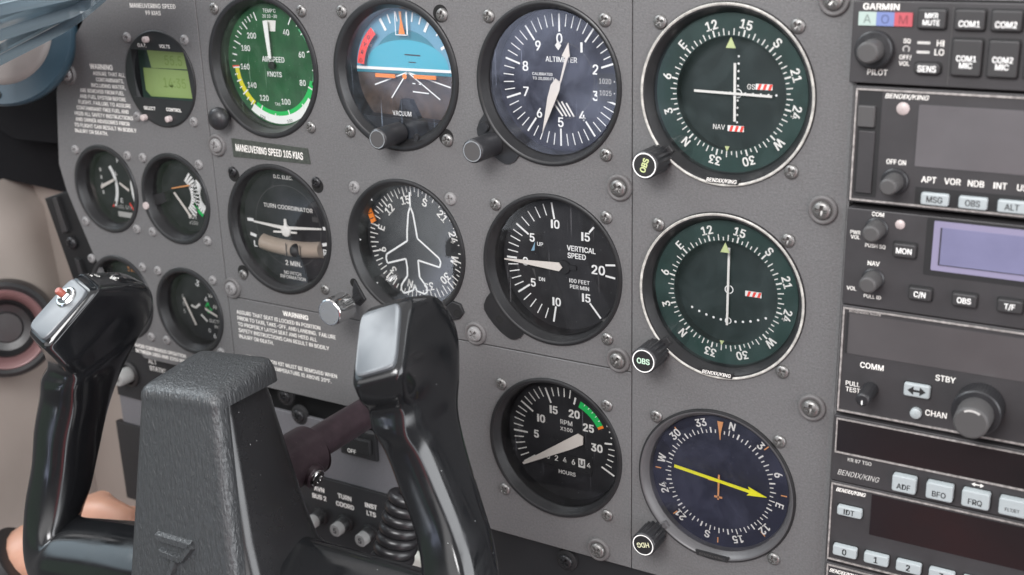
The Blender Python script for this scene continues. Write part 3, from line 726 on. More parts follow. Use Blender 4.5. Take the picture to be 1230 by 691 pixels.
# --- directional gyro
t=thing('heading_indicator','directional gyro with a white outlined aeroplane and an orange heading bug','gauge',X[1],-93.6,0,group=GRP)
def dglug(g):
    g.prism([(20,-34),(28,-36.5),(34,-34.5),(37,-30.5),(35,-26),(30,-25)],-1.2,1.6,bezel,.6)
    g.prism([(-36,-22),(-29,-33),(-33.5,-37.5),(-38,-36),(-38,-29)],-1.2,1.4,bezel,.6)
bez(t,38.9,34.2,4.5,extra=dglug)
d=M(); d.disk(35.6,-11.5,dialB,n=72); h=-11.4
for i in range(72):
    big=i%2==0; d.tick(i*5-165,26.8 if big else 29,32.2,.8 if i%6==0 else .6,h,cream)
compass_numbers(d,24.8,h,cream,165,4.3)
d.obj('compass_card',t)
o=[(0,30),(0,22),(-1.6,18),(-3,8),(-3.4,2.2),(-18,-7.2),(-18.6,-9.6),(-17.8,-12.4),(-5.0,-8.2),(-4.4,-13),(-4.6,-18),(-9.2,-24),(-9.2,-27),(-7.6,-28.6),(-1.2,-26),(0,-22.5),(1.2,-26),(6.6,-27),(8.2,-25.6),(8,-22.6),(3.6,-17.6),(3.2,-8),(17.4,-10.2),(18.2,-7.2),(17.2,-5),(3.6,4.4),(2.8,10),(1.6,18),(0,22)]
g=M()
for a,b in zip(o,o[1:]): g.line(a[0]-.3,a[1],b[0]-.3,b[1],1.05,-7.2,white)
g.obj('aeroplane_outline',t)
g=M(); g.prism([(-32.5,17),(-29.5,18.5),(-26,10.5),(-29,8.6)],-10,-9.2,orange,.2); g.line(-32,13.6,-28,15.2,.5,-9.1,bezelD); g.line(-31,10.6,-27.2,12.4,.5,-9.1,bezelD); g.obj('heading_bug',t)
for a in (-135,-90,-45): g=M(); g.tick(a,33.2,36,.2,-4.4+.0,white,w1=3.2); g.obj('index_mark',t)
pane(t,34.5,-3.4,glass('gyro glass',haze=(.55,.6,.6),hz=0.036,scale=35,seed=7.7))
knob(t,-34.6,-33.7,13,26.5,7.8,chrome,alu,ring=chrome,name='push_knob')
g=M(); g.cyl((-34,-32.5,0),(-34.6,-33.6,11),2.3,bezel,16); g.obj('knob_stem',t)
g=M(); g.lathe([(.1,.12),(2.6,.12)],black,-37.2,-24.5,n=20); g.obj('screw_hole',t); g=M(); g.lathe([(.1,1.75),(2.2,1.75)],black,33.2,-31.2,n=20); g.obj('screw_hole',t)
screws4(t,skip=(2,3),mt=screwP,R=3.5)

# --- vertical speed
t=thing('vertical_speed_indicator','vertical speed indicator reading zero on a plain black dial','gauge',X[2],-93.6,0,group=GRP)
def vlug(g):
    g.prism(EAR,-1.2,1.1,bezel,0.0)
    g.lathe([(.1,1.18),(2.1,1.18)],black,-30.8,-30.6,n=20)
bez(t,39.9,35.2,8,extra=vlug)
d=M(); d.disk(37,-12,dialB,n=72); h=-11.92
va=lambda v:-90+{0:0,5:35,10:80,15:130,20:172}[v] if v>=0 else None
for sgn in (1,-1):
    for v in range(1,11):
        a=35/5*v if v<=5 else 35+45/5*(v-5)
        A_=-90+a if sgn>0 else -90-a
        d.tick(A_,23.8 if v%5==0 else 26.4,32.6,1.0 if v%5==0 else .55,h,white)
    for v,a,r in ((5,35,21.3),(10,80,21.2),(15,130,21.2)):
        A_=math.radians(-90+sgn*a); d.text('I0' if v==10 else 'I5' if v==15 else '5',r*math.sin(A_),r*math.cos(A_),4.3,h,white,bold=.02,sx=.95)
        if v==15: d.tick(-90+sgn*a,24.4,28.5 if sgn>0 else 34,1.0,h,white)
    d.tick(90+sgn*-6.5,24.8,30.3,1.0,h,white)
d.tick(-90,27,33,1.0,h,white); d.text('0',-21.8,-1.2,4.3,h,white,bold=.02); d.text('20',20.6,-.3,4.6,h,white,bold=.02)
d.text('VERTICAL',11,9.3,2.7,h,white,sx=.9,bold=.02); d.text('SPEED',8.4,5.4,2.7,h,white,sx=.9,bold=.02); d.text('I00 FEET',9.8,-8.0,2.0,h,white,bold=.02); d.text('PER MIN',9.8,-11.2,2.0,h,white,bold=.02)
d.text('UP',-12.8,9.2,2.0,h,white,bold=.02); d.text('DN',-12.2,-9.7,2.0,h,white,bold=.02)
d.poly([(-18.2,5.0),(-16.2,5.4),(-15.8,10.2)],h,mat('pale blue arrow',(.25,.42,.55),.5)); d.poly([(-18.0,-4.6),(-16.4,-4.6),(-15.6,-10)],h,knobG)
d.obj('dial',t)
g=M(); g.lathe([(3.6,-11.8),(3.4,-10.4),(.1,-10.3)],bezelD,1.5,-1,n=24); g.box(0,8.6,-2,.6,-11.8,-10.6,bezelD,1); g.obj('needle_hub',t)
bar(t,[(-33,-.3),(-33,-.9),(-.5,-3.0),(1.4,-.8),(-.5,1.6)],-9.6,.4,needle,'needle')
pane(t,35.3,-4.8,glass('vertical speed glass',haze=(.4,.4,.42),hz=0.009,scale=60,seed=8.8,scratch=.15))
screws4(t,skip=(3,))

# --- tachometer
t=thing('tachometer','engine tachometer with green arc, hour counter and needle at zero','gauge',X[2]-.2,-192.5,0,group=GRP)
bez(t,39.9,35.2,8)
d=M(); d.disk(37,-12,dialB,n=72); h=-11.92
ra=lambda v:-126+ (v*34.6/5 if v<=15 else 103.8+ (v-15)*37/5 if v<=20 else 140.8+(v-20)*34/5)
for v in range(0,36):
    a=ra(v); 
    if 20<v<27: 
        continue
    if 26<v<30: d.disk(.45,h,cream,28.6*math.sin(math.radians(a)),28.6*math.cos(math.radians(a)),n=8); continue
    big=v%5==0 and v<=20 or v==35
    r0,r1=(23.1,32.0) if big else (26.0,32.0)
    if v>=15: r0,r1=(21.6,30.4) if v==15 else (25.0,30.0)
    if v==20: r0,r1=(22.6,26.8)
    if v>=30: r0,r1=(24,28.4) if v==30 else (26,29.6)
    if v==35: r0,r1=(24.6,33)
    d.tick(a,r0,r1,1.0 if (v%5==0) else .6,h,cream)
d.ring(22.4,26.2,h,greenM,a0=22,a1=60,n=24); d.ring(22.6,26.2,h,orange,a0=60,a1=63.5,n=3)
for k in range(1,6): d.tick(22+k*6.3,25,26.2,.4,h+.05,white)
for s,x,y in [('5',-17.7,-.3),('I0',-14.5,9.5),('I5',-6.6,16.2),('20',5.9,16.2),('25',14.3,9.9),('30',19.2,-.7)]: d.text(s,x,y,4.3,h,cream,bold=.03,sx=.92)
d.text('RPM',1,10.2,2.6,h,cream,bold=.02); d.text('X100',1,6.2,2.1,h,cream,bold=.02); d.text('HOURS',1,-19.7,2.2,h,cream,bold=.03)
d.obj('dial',t)
g=M(); g.box(-14,16.5,-17.2,-8.6,-12.6,-11.7,bezelD,.5); g.prism([(-16,-16.4),(16.2,-16.4),(16.2,-18),(-16,-18)],-11.9,-11.2,bezel,.3)
for i,ch in enumerate('0246'): g.text(ch,-10.5+i*5.2,-12.0,3.1,-11.6,cream,sx=.95)
g.box(8.2,12.2,-14.2,-9.0,-11.7,-11.5,cream,.2); g.text('U',10.2,-11.4,3.0,-11.4,bezelD,bold=.03); g.text('4',14.4,-11.9,2.8,-11.6,cream)
g.obj('hour_counter',t)
g=M(); g.disk(1.5,-11.8,bezel,-7.7,-1.6,n=20); g.disk(1.5,-11.8,bezel,11.6,-1.6,n=20); g.obj('dial_screw',t)
bar(t,[(-25.6,-18.3),(9.2,6.6),(12.4,5.4),(12.2,.8),(5,-3.6),(-24.8,-19.3)],-9.8,.5,needle,'needle')
pane(t,35.3,-4.8,glass('tachometer glass',haze=(.4,.4,.45),hz=0.010,scale=50,seed=9.9,scratch=.15))
screws4(t)

# --- adf / heading
t=thing('radio_compass','direction finder gauge with painted blue reflection and a yellow arrow needle, bottom right','gauge',X[3],-192.8,0,group=GRP)
g=M(); rim=mat('grey satin bezel',(.075,.073,.076),.38,bump=(1800,.2,.1))
g.lathe([(41,-2),(41,.4),(40.5,1.2),(39.9,1.3)],bezel,n=96); g.lathe([(39.9,1.3),(39.3,1.3),(38.6,.8),(36.2,-3.8),(35.6,-16)],rim,n=96)
g.prism([(-9,-37.2),(9,-37.2),(8.2,-39.8),(-8.2,-39.8)],.4,1.6,bezelD); g.text('BENDIX/KING',0,-38.5,1.3,1.68,knobG,wd=13.5,shear=.2)
g.obj('bezel',t,35)
d=M(); d.disk(36.4,-6,dialU,n=72); h=-5.93
for i in range(72):
    d.tick(i*5-11,26.0,29.0 if i%2==0 else 27.8,.8 if i%6==0 else .55,h,cream)
compass_numbers(d,31.6,h,cream,-10.5,3.9)
for a in (90,180,135,225,270,45,315): d.tick(a,31.5,34.5,.6,h,orpale)
d.obj('compass_card',t)
g=M(); g.prism([(-1.5,33),(1.6,33),(.5,27),(.4,23.4),(0,23.4),(-.4,27)],-4.9,-4.6,orpale); g.obj('lubber_mark',t)
g=M(); g.prism([(-5.6,.2),(6,-.2),(6,.8),(.7,1.2),(.6,4.2),(-.3,4.2),(-.4,1.2),(-5.6,1.4)],-4.8,-4.5,orpale); g.prism([(-.4,.4),(.6,.4),(.5,-9.6),(-.3,-9.6)],-4.8,-4.5,orpale); g.prism([(-2,-7.6),(2.2,-7.6),(2.2,-8.6),(-2,-8.6)],-4.8,-4.5,orpale); g.obj('aeroplane_symbol',t)
n=M(); dx,dy=48.4,-5.8; L_=math.hypot(dx,dy); ux,uy=dx/L_,dy/L_; nx,ny=-uy,ux
def np_(s,o): return (-23.4+ux*s+nx*o,4.0+uy*s+ny*o)
n.prism([np_(0,.8),np_(40,.8),np_(39,2.4),np_(49,0),np_(39,-2.4),np_(40,-.8),np_(0,-.8)],-4.2,-3.8,yelN); n.obj('needle',t)
pane(t,36.4,-2.9,glass('radio compass glass',haze=(.36,.38,.55),hz=0.033,scale=38,seed=3.9))
knob(t,-31.3,-33.2,1.5,16.0,6.5,knobB,bezelD,kn=16,kd=1.2,ring=white,txt='HDG',txm=mat('pale yellow lettering',(.72,.72,.48),.5),rot=165,cap=2.6)
g=M(); g.prism([(-26,-26),(-24,-28.5),(-32,-38),(-37,-33)],-1,1.5,rim,.4); g.obj('knob_mount',t)
screws4(t,skip=(3,))

# --- embossed tape
tp=thing('label_tape','black embossed tape reading MANEUVERING SPEED 105 KIAS under the airspeed dial','label',0,-47.3,0)
g=M(); g.prism([(-28.8,5.4),(27.8,3.9),(29.0,-4.8),(-28.6,-5.4)],.02,.45,tape); 
g.text('MANEUVERING SPEED 105 KIAS',-1.0,-.2,4.0,.5,cream,wd=50,bold=.005,rot=1.2); g.obj('tape',tp)
bpy.data.objects['tape'].name='strip'

# ------------------------------------------------------------------ radio stack
CASE={}
RG='radios stacked right of the instruments'
FH=4.0
def unit(name,label,y0,y1,frame=True,x0=327.9,fr=None):
    t=thing(name,label,'radio',x0,y1,0,group=RG)
    g=M(); H_=y1-y0
    g.box(0,159,-H_,0,-40,FH-.6,radioF,.6,bev=.4)
    if frame:
        # thin worn rim standing just proud of the face
        for (a,b,c,d_) in ((.8,158,-1.6,-.9),(.8,158,-H_+.9,-H_+1.6),(.8,1.5,-H_+1.6,-1.6),(157.5,158,-H_+1.6,-1.6)):
            g.box(a,b,c,d_,FH-1,FH,radioE,.1)
    CASE[t.name]=(g.obj('case',t,30),g); return t
def btn(t,x0,x1,y0,y1,mt,txt=None,tm=None,cap=2.2,h=2.0,r=.9,lines=None,name='button',sx=.85,top=0,bold=.02,dy=0):
    g=M(); g.box(x0-.5,x1+.5,y0-.5,y1+.5,FH-1.2,FH-.45,bezelD,r,bev=0)
    g.box(x0,x1,y0,y1,FH-1,FH+h,mt,r,bev=.6)
    cx=(x0+x1)/2; cy=(y0+y1)/2+dy
    ls=lines or ([txt] if txt else [])
    for i,s in enumerate(ls): g.text(s,cx,cy+(len(ls)-1)*1.35-i*2.7,cap,FH+h+.06,tm or white,sx=sx,bold=bold)
    o=g.obj(name,t,30)
    return o
def rknob(t,x,y,h0,h1,r,r2=None,hm=None,mt=knobG,kn=0,name='knob',n=64,capmat=None,hi=None):
    g=M()
    if r2: g.lathe([(r2,h0),(r2,hm-.6),(r2-.6,hm),(r,hm)],knobB,x,y,n=n,knurl=kn,kd=.35,kr=(h0,hm-.8)); h0=hm
    g.lathe([(r+.4,h0),(r,h1-.9),(r-.3,h1-.3),(r-.9,h1)],mt,x,y,n=n,knurl=kn,kd=.3,kr=(h0,h1-1.2)); g.disk(r-.9,h1,capmat or mt,x,y,n=n)
    return g.obj(name,t,40)
def lettering(t,items,name='lettering',mt=None):
    o,g=CASE[t.name]
    for it in items:
        s,x,y,cap=it[:4]; kw=it[4] if len(it)>4 else {}
        g.text(s,x,y,cap,FH-.5,kw.pop('mt',mt or cream),**dict(dict(sx=.9,bold=.02),**kw))
    n=g.obj('case',t,30); old=o.data; o.data=n.data; bpy.data.objects.remove(n); bpy.data.meshes.remove(old); return o
# audio panel
x0,yt=325.8,42.3
t=unit('audio_panel','black audio control panel with coloured A O M lamps, top of the radio stack',9.2,yt,frame=False,x0=x0)
R_=lambda x,y:(x-x0,y-yt)
lettering(t,[('GARMIN',11.2,-2.2,2.4,dict(sx=1.1,bold=.04)),('PILOT',11.4,-28.4,2.3),('SQ',22.3,-15.4,1.7),('OFF/',22.1,-21.9,1.7),('VOL',21.8,-24.4,1.7),('HI',35.3,-15.9,2.4),('LO',35.1,-19.4,2.4)])
for i,(nm,c,tx) in enumerate([('green lamp',(.42,.52,.48),'A'),('blue lamp',(.18,.23,.46),'O'),('red lamp',(.50,.10,.12),'M')]):
    g=M(); a=2.6+i*7.15; g.box(a,a+7.1,-9.7,-4.3,FH-1,FH+.2,mat(nm,tuple(k*.85 for k in c),.35,emit=(c,.05)),.2); g.text(tx,a+3.5,-7,3.4,FH+.27,mat(nm+' letter',tuple(k*.45 for k in c),.5),bold=.0); g.obj('annunciator_lamp',t,label=nm.replace(' lamp','')+' marker lamp')
rknob(t,10.2,-19.0,FH-1,17,4.4,7.6,8.5,mt=knobG,kn=30)
g=M()
for y in (-15.9,-19.6): g.box(26.4,31.4,y-.5,y+.5,FH-1,FH-.3,dimwh,.3)
g.ring(1.0,1.4,FH-.5,dimwh,22.2,-18.6,a0=-140,a1=140,n=20)
g.obj('indicator_bar',t)
btn(t,26.2,37,-10.2,-2.6,btnK,lines=['MKR','MUTE'],cap=2.0); btn(t,26.2,36.4,-28.0,-23.6,btnK,'SENS',cap=2.4,r=1.8)
g=M(); g.box(39,39.35,-32,-1.6,FH-1,FH-.35,knobG,.1); g.obj('divider',t)
for i in range(8):
    a=40.3+i*13.4
    btn(t,a,a+11.2,-10.3,-2.5,btnK,['COM1','COM2','COM3','TEL','MUSIC','NAV1','NAV2','DME'][i],cap=2.3,dy=-1.4); 
    btn(t,a,a+11.2,-28.0,-13.8,btnK,lines=[['COM1','MIC'],['COM2','MIC'],['COM3','MIC'],['COM','1/2'],['SPKR'],['ADF'],['AUX'],['CREW']][i],cap=2.2,dy=-1.6)
# gps
x0,yt=328.3,8.0
t=unit('gps_receiver','GPS receiver with blank grey screen and MSG, OBS, ALT buttons',-41.3,yt,x0=x0)
g=M(); g.box(2.2,11.6,-46.5,-1.8,FH-6,FH-.5,bezelD,.6); g.obj('card_slot',t)
g=M(); g.box(2.4,9.4,-16.6,-7.8,FH-1,FH+1.6,knobG,.5,bev=.4); g.obj('slider',t)
g=M(); g.box(3.2,9.8,-44.8,-18.4,FH-1,FH+.6,radioF,.4,bev=.3); g.obj('card_door',t)
lettering(t,[('BENDIX/KING',21.5,-3.4,1.9,dict(wd=17,shear=.25)),('OFF ON',19,-30.6,2.0,dict(sx=.8)),('APT',32.6,-36.8,2.5),('VOR',41.9,-36.7,2.5),('NDB',51,-36.7,2.5),('INT',60.2,-36.7,2.5),('USR',69.5,-36.7,2.5),('ACT',78.8,-36.7,2.5),('NAV',88,-36.7,2.5),('FPL',97,-36.7,2.5),('SET',106,-36.7,2.5),('AUX',115,-36.7,2.5)])
g=M(); g.lathe([(2.7,FH-1),(2.6,FH-.2),(1.6,FH+.4),(.1,FH+.5)],ledM,20.2,-8.3,n=24); g.obj('light_sensor',t)
g=M(); g.box(26.5,128,-31.6,-6.2,FH-1,FH-.35,lensG,.5); g.obj('screen',t)
rknob(t,19.2,-38.6,FH-1,16,3.6,5.6,5.5)
g=M(); g.box(27.6,130,-47.2,-40.2,FH-1,FH-.4,bezelD,.4); g.obj('button_channel',t)
for i,s in enumerate(['MSG','OBS','ALT','NRST','D','CLR','ENT']): btn(t,30.3+i*14.9,41.4+i*14.9,-47.0,-41.9,bkgrey,s,bezelD,cap=2.5,h=1.6)
# com-nav
x0,yt=328.4,-44.0
t=unit('nav_com_radio','nav com radio with a lit lavender display and MON button',-87.4,yt,frame=False,x0=x0)
lettering(t,[('COM',13,-1.6,1.8),('PWR',4.0,-10.5,1.6),('VOL',4.1,-12.6,1.6),('PUSH SQ',12.8,-15.6,1.6),('NAV',12.6,-23.4,2.0),('VOL',3.8,-35.8,1.7),('PULL ID',13.0,-38.4,1.6)])
for y,yc in ((-7.9,-9.0),(-30.4,-32.0)):
    rknob(t,12.9,y,FH-1,13.5,3.7,4.9,4.6,mt=knobG)
g=M(); g.lathe([(2.1,FH-1),(2.0,FH-.2),(1.2,FH+.3),(.1,FH+.4)],ledM,22.4,-5.0,n=24); g.obj('light_sensor',t)
btn(t,20.6,30,-18.6,-12.6,btnK,'MON',cap=2.4); btn(t,28.4,37.8,-36.4,-31.0,btnK,'C/N',cap=2.4); btn(t,46.1,55.8,-36.5,-31.0,btnK,'OBS',cap=2.4); btn(t,63.8,73.5,-36.4,-31.0,btnK,'T/F',cap=2.3)
btn(t,81.5,91.2,-36.4,-31.0,btnK,'SEL',cap=2.3); btn(t,99,108.8,-36.4,-31.0,btnK,'ENT',cap=2.3)
g=M(); g.box(33.2,118,-25.5,.0-.6,FH-2,FH-.5,bezelD,1.0); g.box(36.2,115,-23.0,-1.7,FH-1,FH-.2,lav,.4); g.obj('display_frame',t)
g=M(); g.box(39.2,112,-20.2,-4.3,FH-.6,FH-.1,lavI,.2); g.box(39.0,39.5,-20.2,-4.3,FH-.6,FH+.0,MATS['black bezel enamel'],.1);g.box(39.0,112,-20.5,-20.2,FH-.6,FH+.0,MATS['black bezel enamel'],.1); g.obj('display',t)
# com 2
x0,yt=328.5,-87.9
t=unit('com_radio','com radio with blank smoked screen, arrow button and large dual tuning knob',-139.2,yt,x0=x0)
lettering(t,[('COMM',14.8,-26.6,2.6),('STBY',46,-26.7,2.6),('CHAN',43.4,-43.6,2.6),('PULL',7.0,-36.4,2.1),('TEST',7.2,-39.3,2.1)])
g=M(); g.box(3.4,17.0,-2.9,-1.7,FH-.6,FH-.45,radioE,.1); g.text('BENDIX/KING',10.2,-2.3,1.0,FH-.4,bezelD,wd=12.5,shear=.2); g.obj('maker_badge',t)
g=M(); g.box(2.6,154,-22.2,-3.4,FH-1,FH-.4,lensT,.4); g.box(2.6,3.5,-22.2,-3.4,FH-.6,FH-.1,bezelD,.1); g.obj('screen',t)
rknob(t,15.0,-37.3,FH-1,17.5,3.1,mt=knobB,kn=20,name='volume_knob')
g=M(); g.box(14.7,15.2,-39.4,-37.4,17.5,17.6,white,.1); g.obj('pointer_line',bpy.data.objects['volume_knob'])
o=btn(t,29.4,40.4,-36.8,-30.8,bkgrey,h=1.4); 
g=M(); g.prism([(31,-33.8),(33.6,-31.8),(33.6,-33.3),(36.2,-33.3),(36.2,-31.8),(38.8,-33.8),(36.2,-35.8),(36.2,-34.3),(33.6,-34.3),(33.6,-35.8)],FH+1.4,FH+1.46,bezelD); g.obj('arrow_mark',o)
g=M(); g.lathe([(2.5,FH-1),(2.4,FH+1.2),(1.9,FH+1.6),(.1,FH+1.6)],bkgrey,35.2,-44.5,n=28); g.obj('channel_button',t)
rknob(t,61.0,-35.5,FH-1,25,7.0,10.0,14,mt=knobG,kn=48,name='tuning_knob',n=192)
g=M(); g.ring(5.2,6.0,25.06,dimwh,61.0,-35.5,a0=-30,a1=35,n=14); g.obj('cap_mark',bpy.data.objects['tuning_knob'])
rknob(t,120.0,-35.5,FH-1,25,7.0,10.0,14,mt=knobG,kn=48,name='tuning_knob',n=192); rknob(t,84,-37.3,FH-1,17.5,3.1,mt=knobB,kn=20,name='volume_knob')
# adf receiver
x0,yt=328.0,-140.8
t=unit('direction_finder_receiver','direction finder receiver with dark window and ADF, BFO, FRQ buttons',-173.4,yt,frame=False,x0=x0)
g=M()
for (a,b,c,d_) in ((1.4,157,-1.7,-1.1),(1.4,157,-18.3,-17.6),(1.4,2.0,-17.6,-1.7),(156.4,157,-17.6,-1.7)): g.box(a,b,c,d_,FH-1,FH+.1,radioE,.1)
g.obj('window_rim',t)
g=M(); g.box(2.1,156.3,-17.5,-1.8,FH-1,FH-.35,lensD,.3); g.obj('screen',t)
lettering(t,[('KR 87 TSO',12.8,-20.8,1.7,dict(mt=dimwh)),('USE',42.3,-15.2,2.0),('STBY/',78.6,-15.0,2.0),('BENDIX/KING',12.8,-27.9,2.6,dict(wd=18.5,shear=.25,mt=dimwh,bold=-.01))])
for (a,b,s) in ((28.4,38.7,'ADF'),(43.1,54.4,'BFO'),(58.1,69.5,'FRQ'),(73.3,84.5,'FLT/ET'),(88.5,99.5,'SET/RST')): btn(t,a,b,-29.8,-21.9,bkgrey,s,bezelD,cap=2.6 if len(s)<4 else 1.5,h=3,dy=-1.0,r=1.0)
g=M(); g.prism([(61.2,-20.1),(62.6,-19.2),(62.6,-19.9),(64.8,-19.9),(64.8,-19.2),(66.2,-20.1),(64.8,-21),(64.8,-20.3),(62.6,-20.3),(62.6,-21)],FH-.6,FH-.4,cream); g.obj('arrow_mark',t)
# transponder
x0,yt=328.0,-173.8
t=unit('transponder','transponder with dark red glinting window and numbered grey keys',-215.6,yt,x0=x0)
g=M(); g.box(19.4,140,-23.1,-2.6,FH-1,FH-.35,lensD,.3); g.obj('screen',t)
lettering(t,[('BENDIX/KING',9.9,-3.9,1.9,dict(wd=13.2,shear=.3,bold=.03))])
btn(t,4.6,15.8,-15.5,-10.9,bkgrey,'IDT',bezelD,cap=2.6,h=2)
for i in range(8): btn(t,3.8+14.5*i,14.8+14.5*i,-36.7,-31.4,bkgrey,str(i),bezelD,cap=3.0,h=2.2,name='number_key')
t=unit('lower_radio','lowest radio unit with only its top rim showing',-255,-216.6,x0=328.2)
lettering(t,[('BENDIX/KING',9.0,-4.0,1.9,dict(wd=13.2,shear=.3,bold=.03))])
m=M(); m.box(325.4,327.9,-255,78,-12,.0-.3,paint); m.box(487.2,520,-255,78,-12,0,paint); m.box(325,520,42.9,78,-12,-.3,paint); m.obj('radio_bay_surround',P)
m=M(); m.box(325.5,490,-256,42.8,-60,-41,bezelD); m.obj('radio_bay_back',P)

# ------------------------------------------------------------------ breaker strip
t=thing('breaker_panel','black lower strip with labelled circuit breakers under the control tube','breaker panel',0,-252.6,0)
g=M(); g.box(-172,330,-60,0,-9,-5.0,bezel,.5,bev=.4,bottom=True)
for s,x,y in [('AVN',11.6,-7.7),('BUS 2',11.2,-13.2),('TURN',31.6,-8.3),('COORD',31.4,-14.0),('INST',51.8,-9.3),('LTS',51.6,-14.6),('AVIONICS',92,-21.5)]: g.text(s,x-2.6,y-1.0,3.0,-4.93,cream,bold=.03,sx=.95)
g.obj('strip_plate',t)
bm=None
for i,(x,y) in enumerate([(8,-28),(28.0,-27.5),(47.2,-29.2),(-12,-28),(-32,-28)]):
    o1=M(); o1.lathe([(6.0,-5),(5.9,-3.6),(4.8,-3.2),(4.6,0.5),(4.3,1.0)],bezel,n=40); o1.lathe([(4.3,1.0),(4.2,5.0),(3.7,5.6),(.1,5.6)],brk,n=40); o1.text('5',0,0,3.4,5.68,bezelD,bold=.02)
    if bm is None: o=o1.obj('circuit_breaker',t,40); bm=o.data
    else: o=bpy.data.objects.new('circuit_breaker',bm); C.objects.link(o); o.parent=t
    o.location=W((x,y,0))
g=M(); g.box(68,96,-44,-27.5,-6,-2.5,bezel,2,bev=.6); g.obj('switch_surround',t)
g=M(); g.box(70,94,-43,-30,-4,4.5,ivory,1.5,bev=1.5); g.obj('rocker_switch',t)
# mixture of small parts in the dark throat
t=thing('rocker_switch','small black rocker switch on the grey plate under the control tube','switch',45,-222,-6.5)
g=M(); g.prism([(-15,-9),(12,-9),(12,9),(-15,9)],0,3.0,bezel,1.2); g.obj('housing',t); g=M(); g.box(-12,9,-5,5,2.5,5.5,bezelD,1,bev=1); g.text('OFF',-4,-4.0,2.5,5.6,cream,bold=.02); g.obj('rocker',t)
for (x,y,l) in [(-13,-203,'black screw nearest the yoke hub in the dark gap above the lower plate'),(-3,-214,'black screw right of its neighbour in the dark gap, beside the control tube'),(184.7,-261,'black screw under the bottom edge of the panel below the tachometer')]:
    o=M(); o.lathe([(6.5,-.1),(6.4,1.5),(5,2.2),(.2,2.2)],bezelD,n=32)
    o=o.obj('fastener',None,40); o.location=W((x,y,-8 if y>-250 else -4.8)); tag(o,l,'screw'); screw(o,0,0,2.0,4.2,2.4,screwK)
t=thing('push_knob','round pale push knob low on the left beside the black grip','knob',-150.5,-213.5,-6)
g=M(); g.lathe([(9,-2),(9,2),(7,3)],bezel,n=36); g.obj('collar',t); g=M(); g.lathe([(5.5,1),(5.4,11),(4.6,12),(.1,12)],brk,n=36); g.disk(1.8,12.06,knobG,n=20); g.obj('cap',t)
# black plate at lower left with its small lettering
t=thing('switch_plate','black plate with small white lettering at the lower left corner','plate',-120,-214,-7)
g=M(); g.box(-46,74,-18,17.5,-2,1.5,bezelD,.6,bev=.3); g.text('ALT',-7,13.5,3.0,1.6,dimwh,bold=.03); g.text('STATIC',-3,8.6,3.0,1.6,dimwh,bold=.03); g.obj('backing',t)

# ------------------------------------------------------------------ yoke
YX,YY,ROLL=68,-184,5.0
yk=thing('control_yoke','black ram horn control yoke with grained grey centre pad and tilted grips','yoke',YX,YY,0,rot=ROLL)
def sring(c,Xv,Yv,e=3.2,n=28):
    R=[]
    for i in range(n):
        a=2*PI*i/n; ca,sa=math.cos(a),math.sin(a)
        p=abs(ca)**(2/e)*(1 if ca>=0 else -1); q=abs(sa)**(2/e)*(1 if sa>=0 else -1)
        R.append(tuple(c[k]+Xv[k]*p+Yv[k]*q for k in range(3)))
    return R
def lerp(a,b,t): return tuple(a[k]+(b[k]-a[k])*t for k in range(len(a)))
def cat(Pk,t):
    """Catmull-Rom through key tuples"""
    n=len(Pk); i=min(int(t),n-2); f=t-i
    p0=Pk[max(i-1,0)];p1=Pk[i];p2=Pk[i+1];p3=Pk[min(i+2,n-1)]
    return tuple(.5*((2*b)+(-a+c)*f+(2*a-5*b+4*c-d)*f*f+(-a+3*b-3*c+d)*f**3) for a,b,c,d in zip(p0,p1,p2,p3))
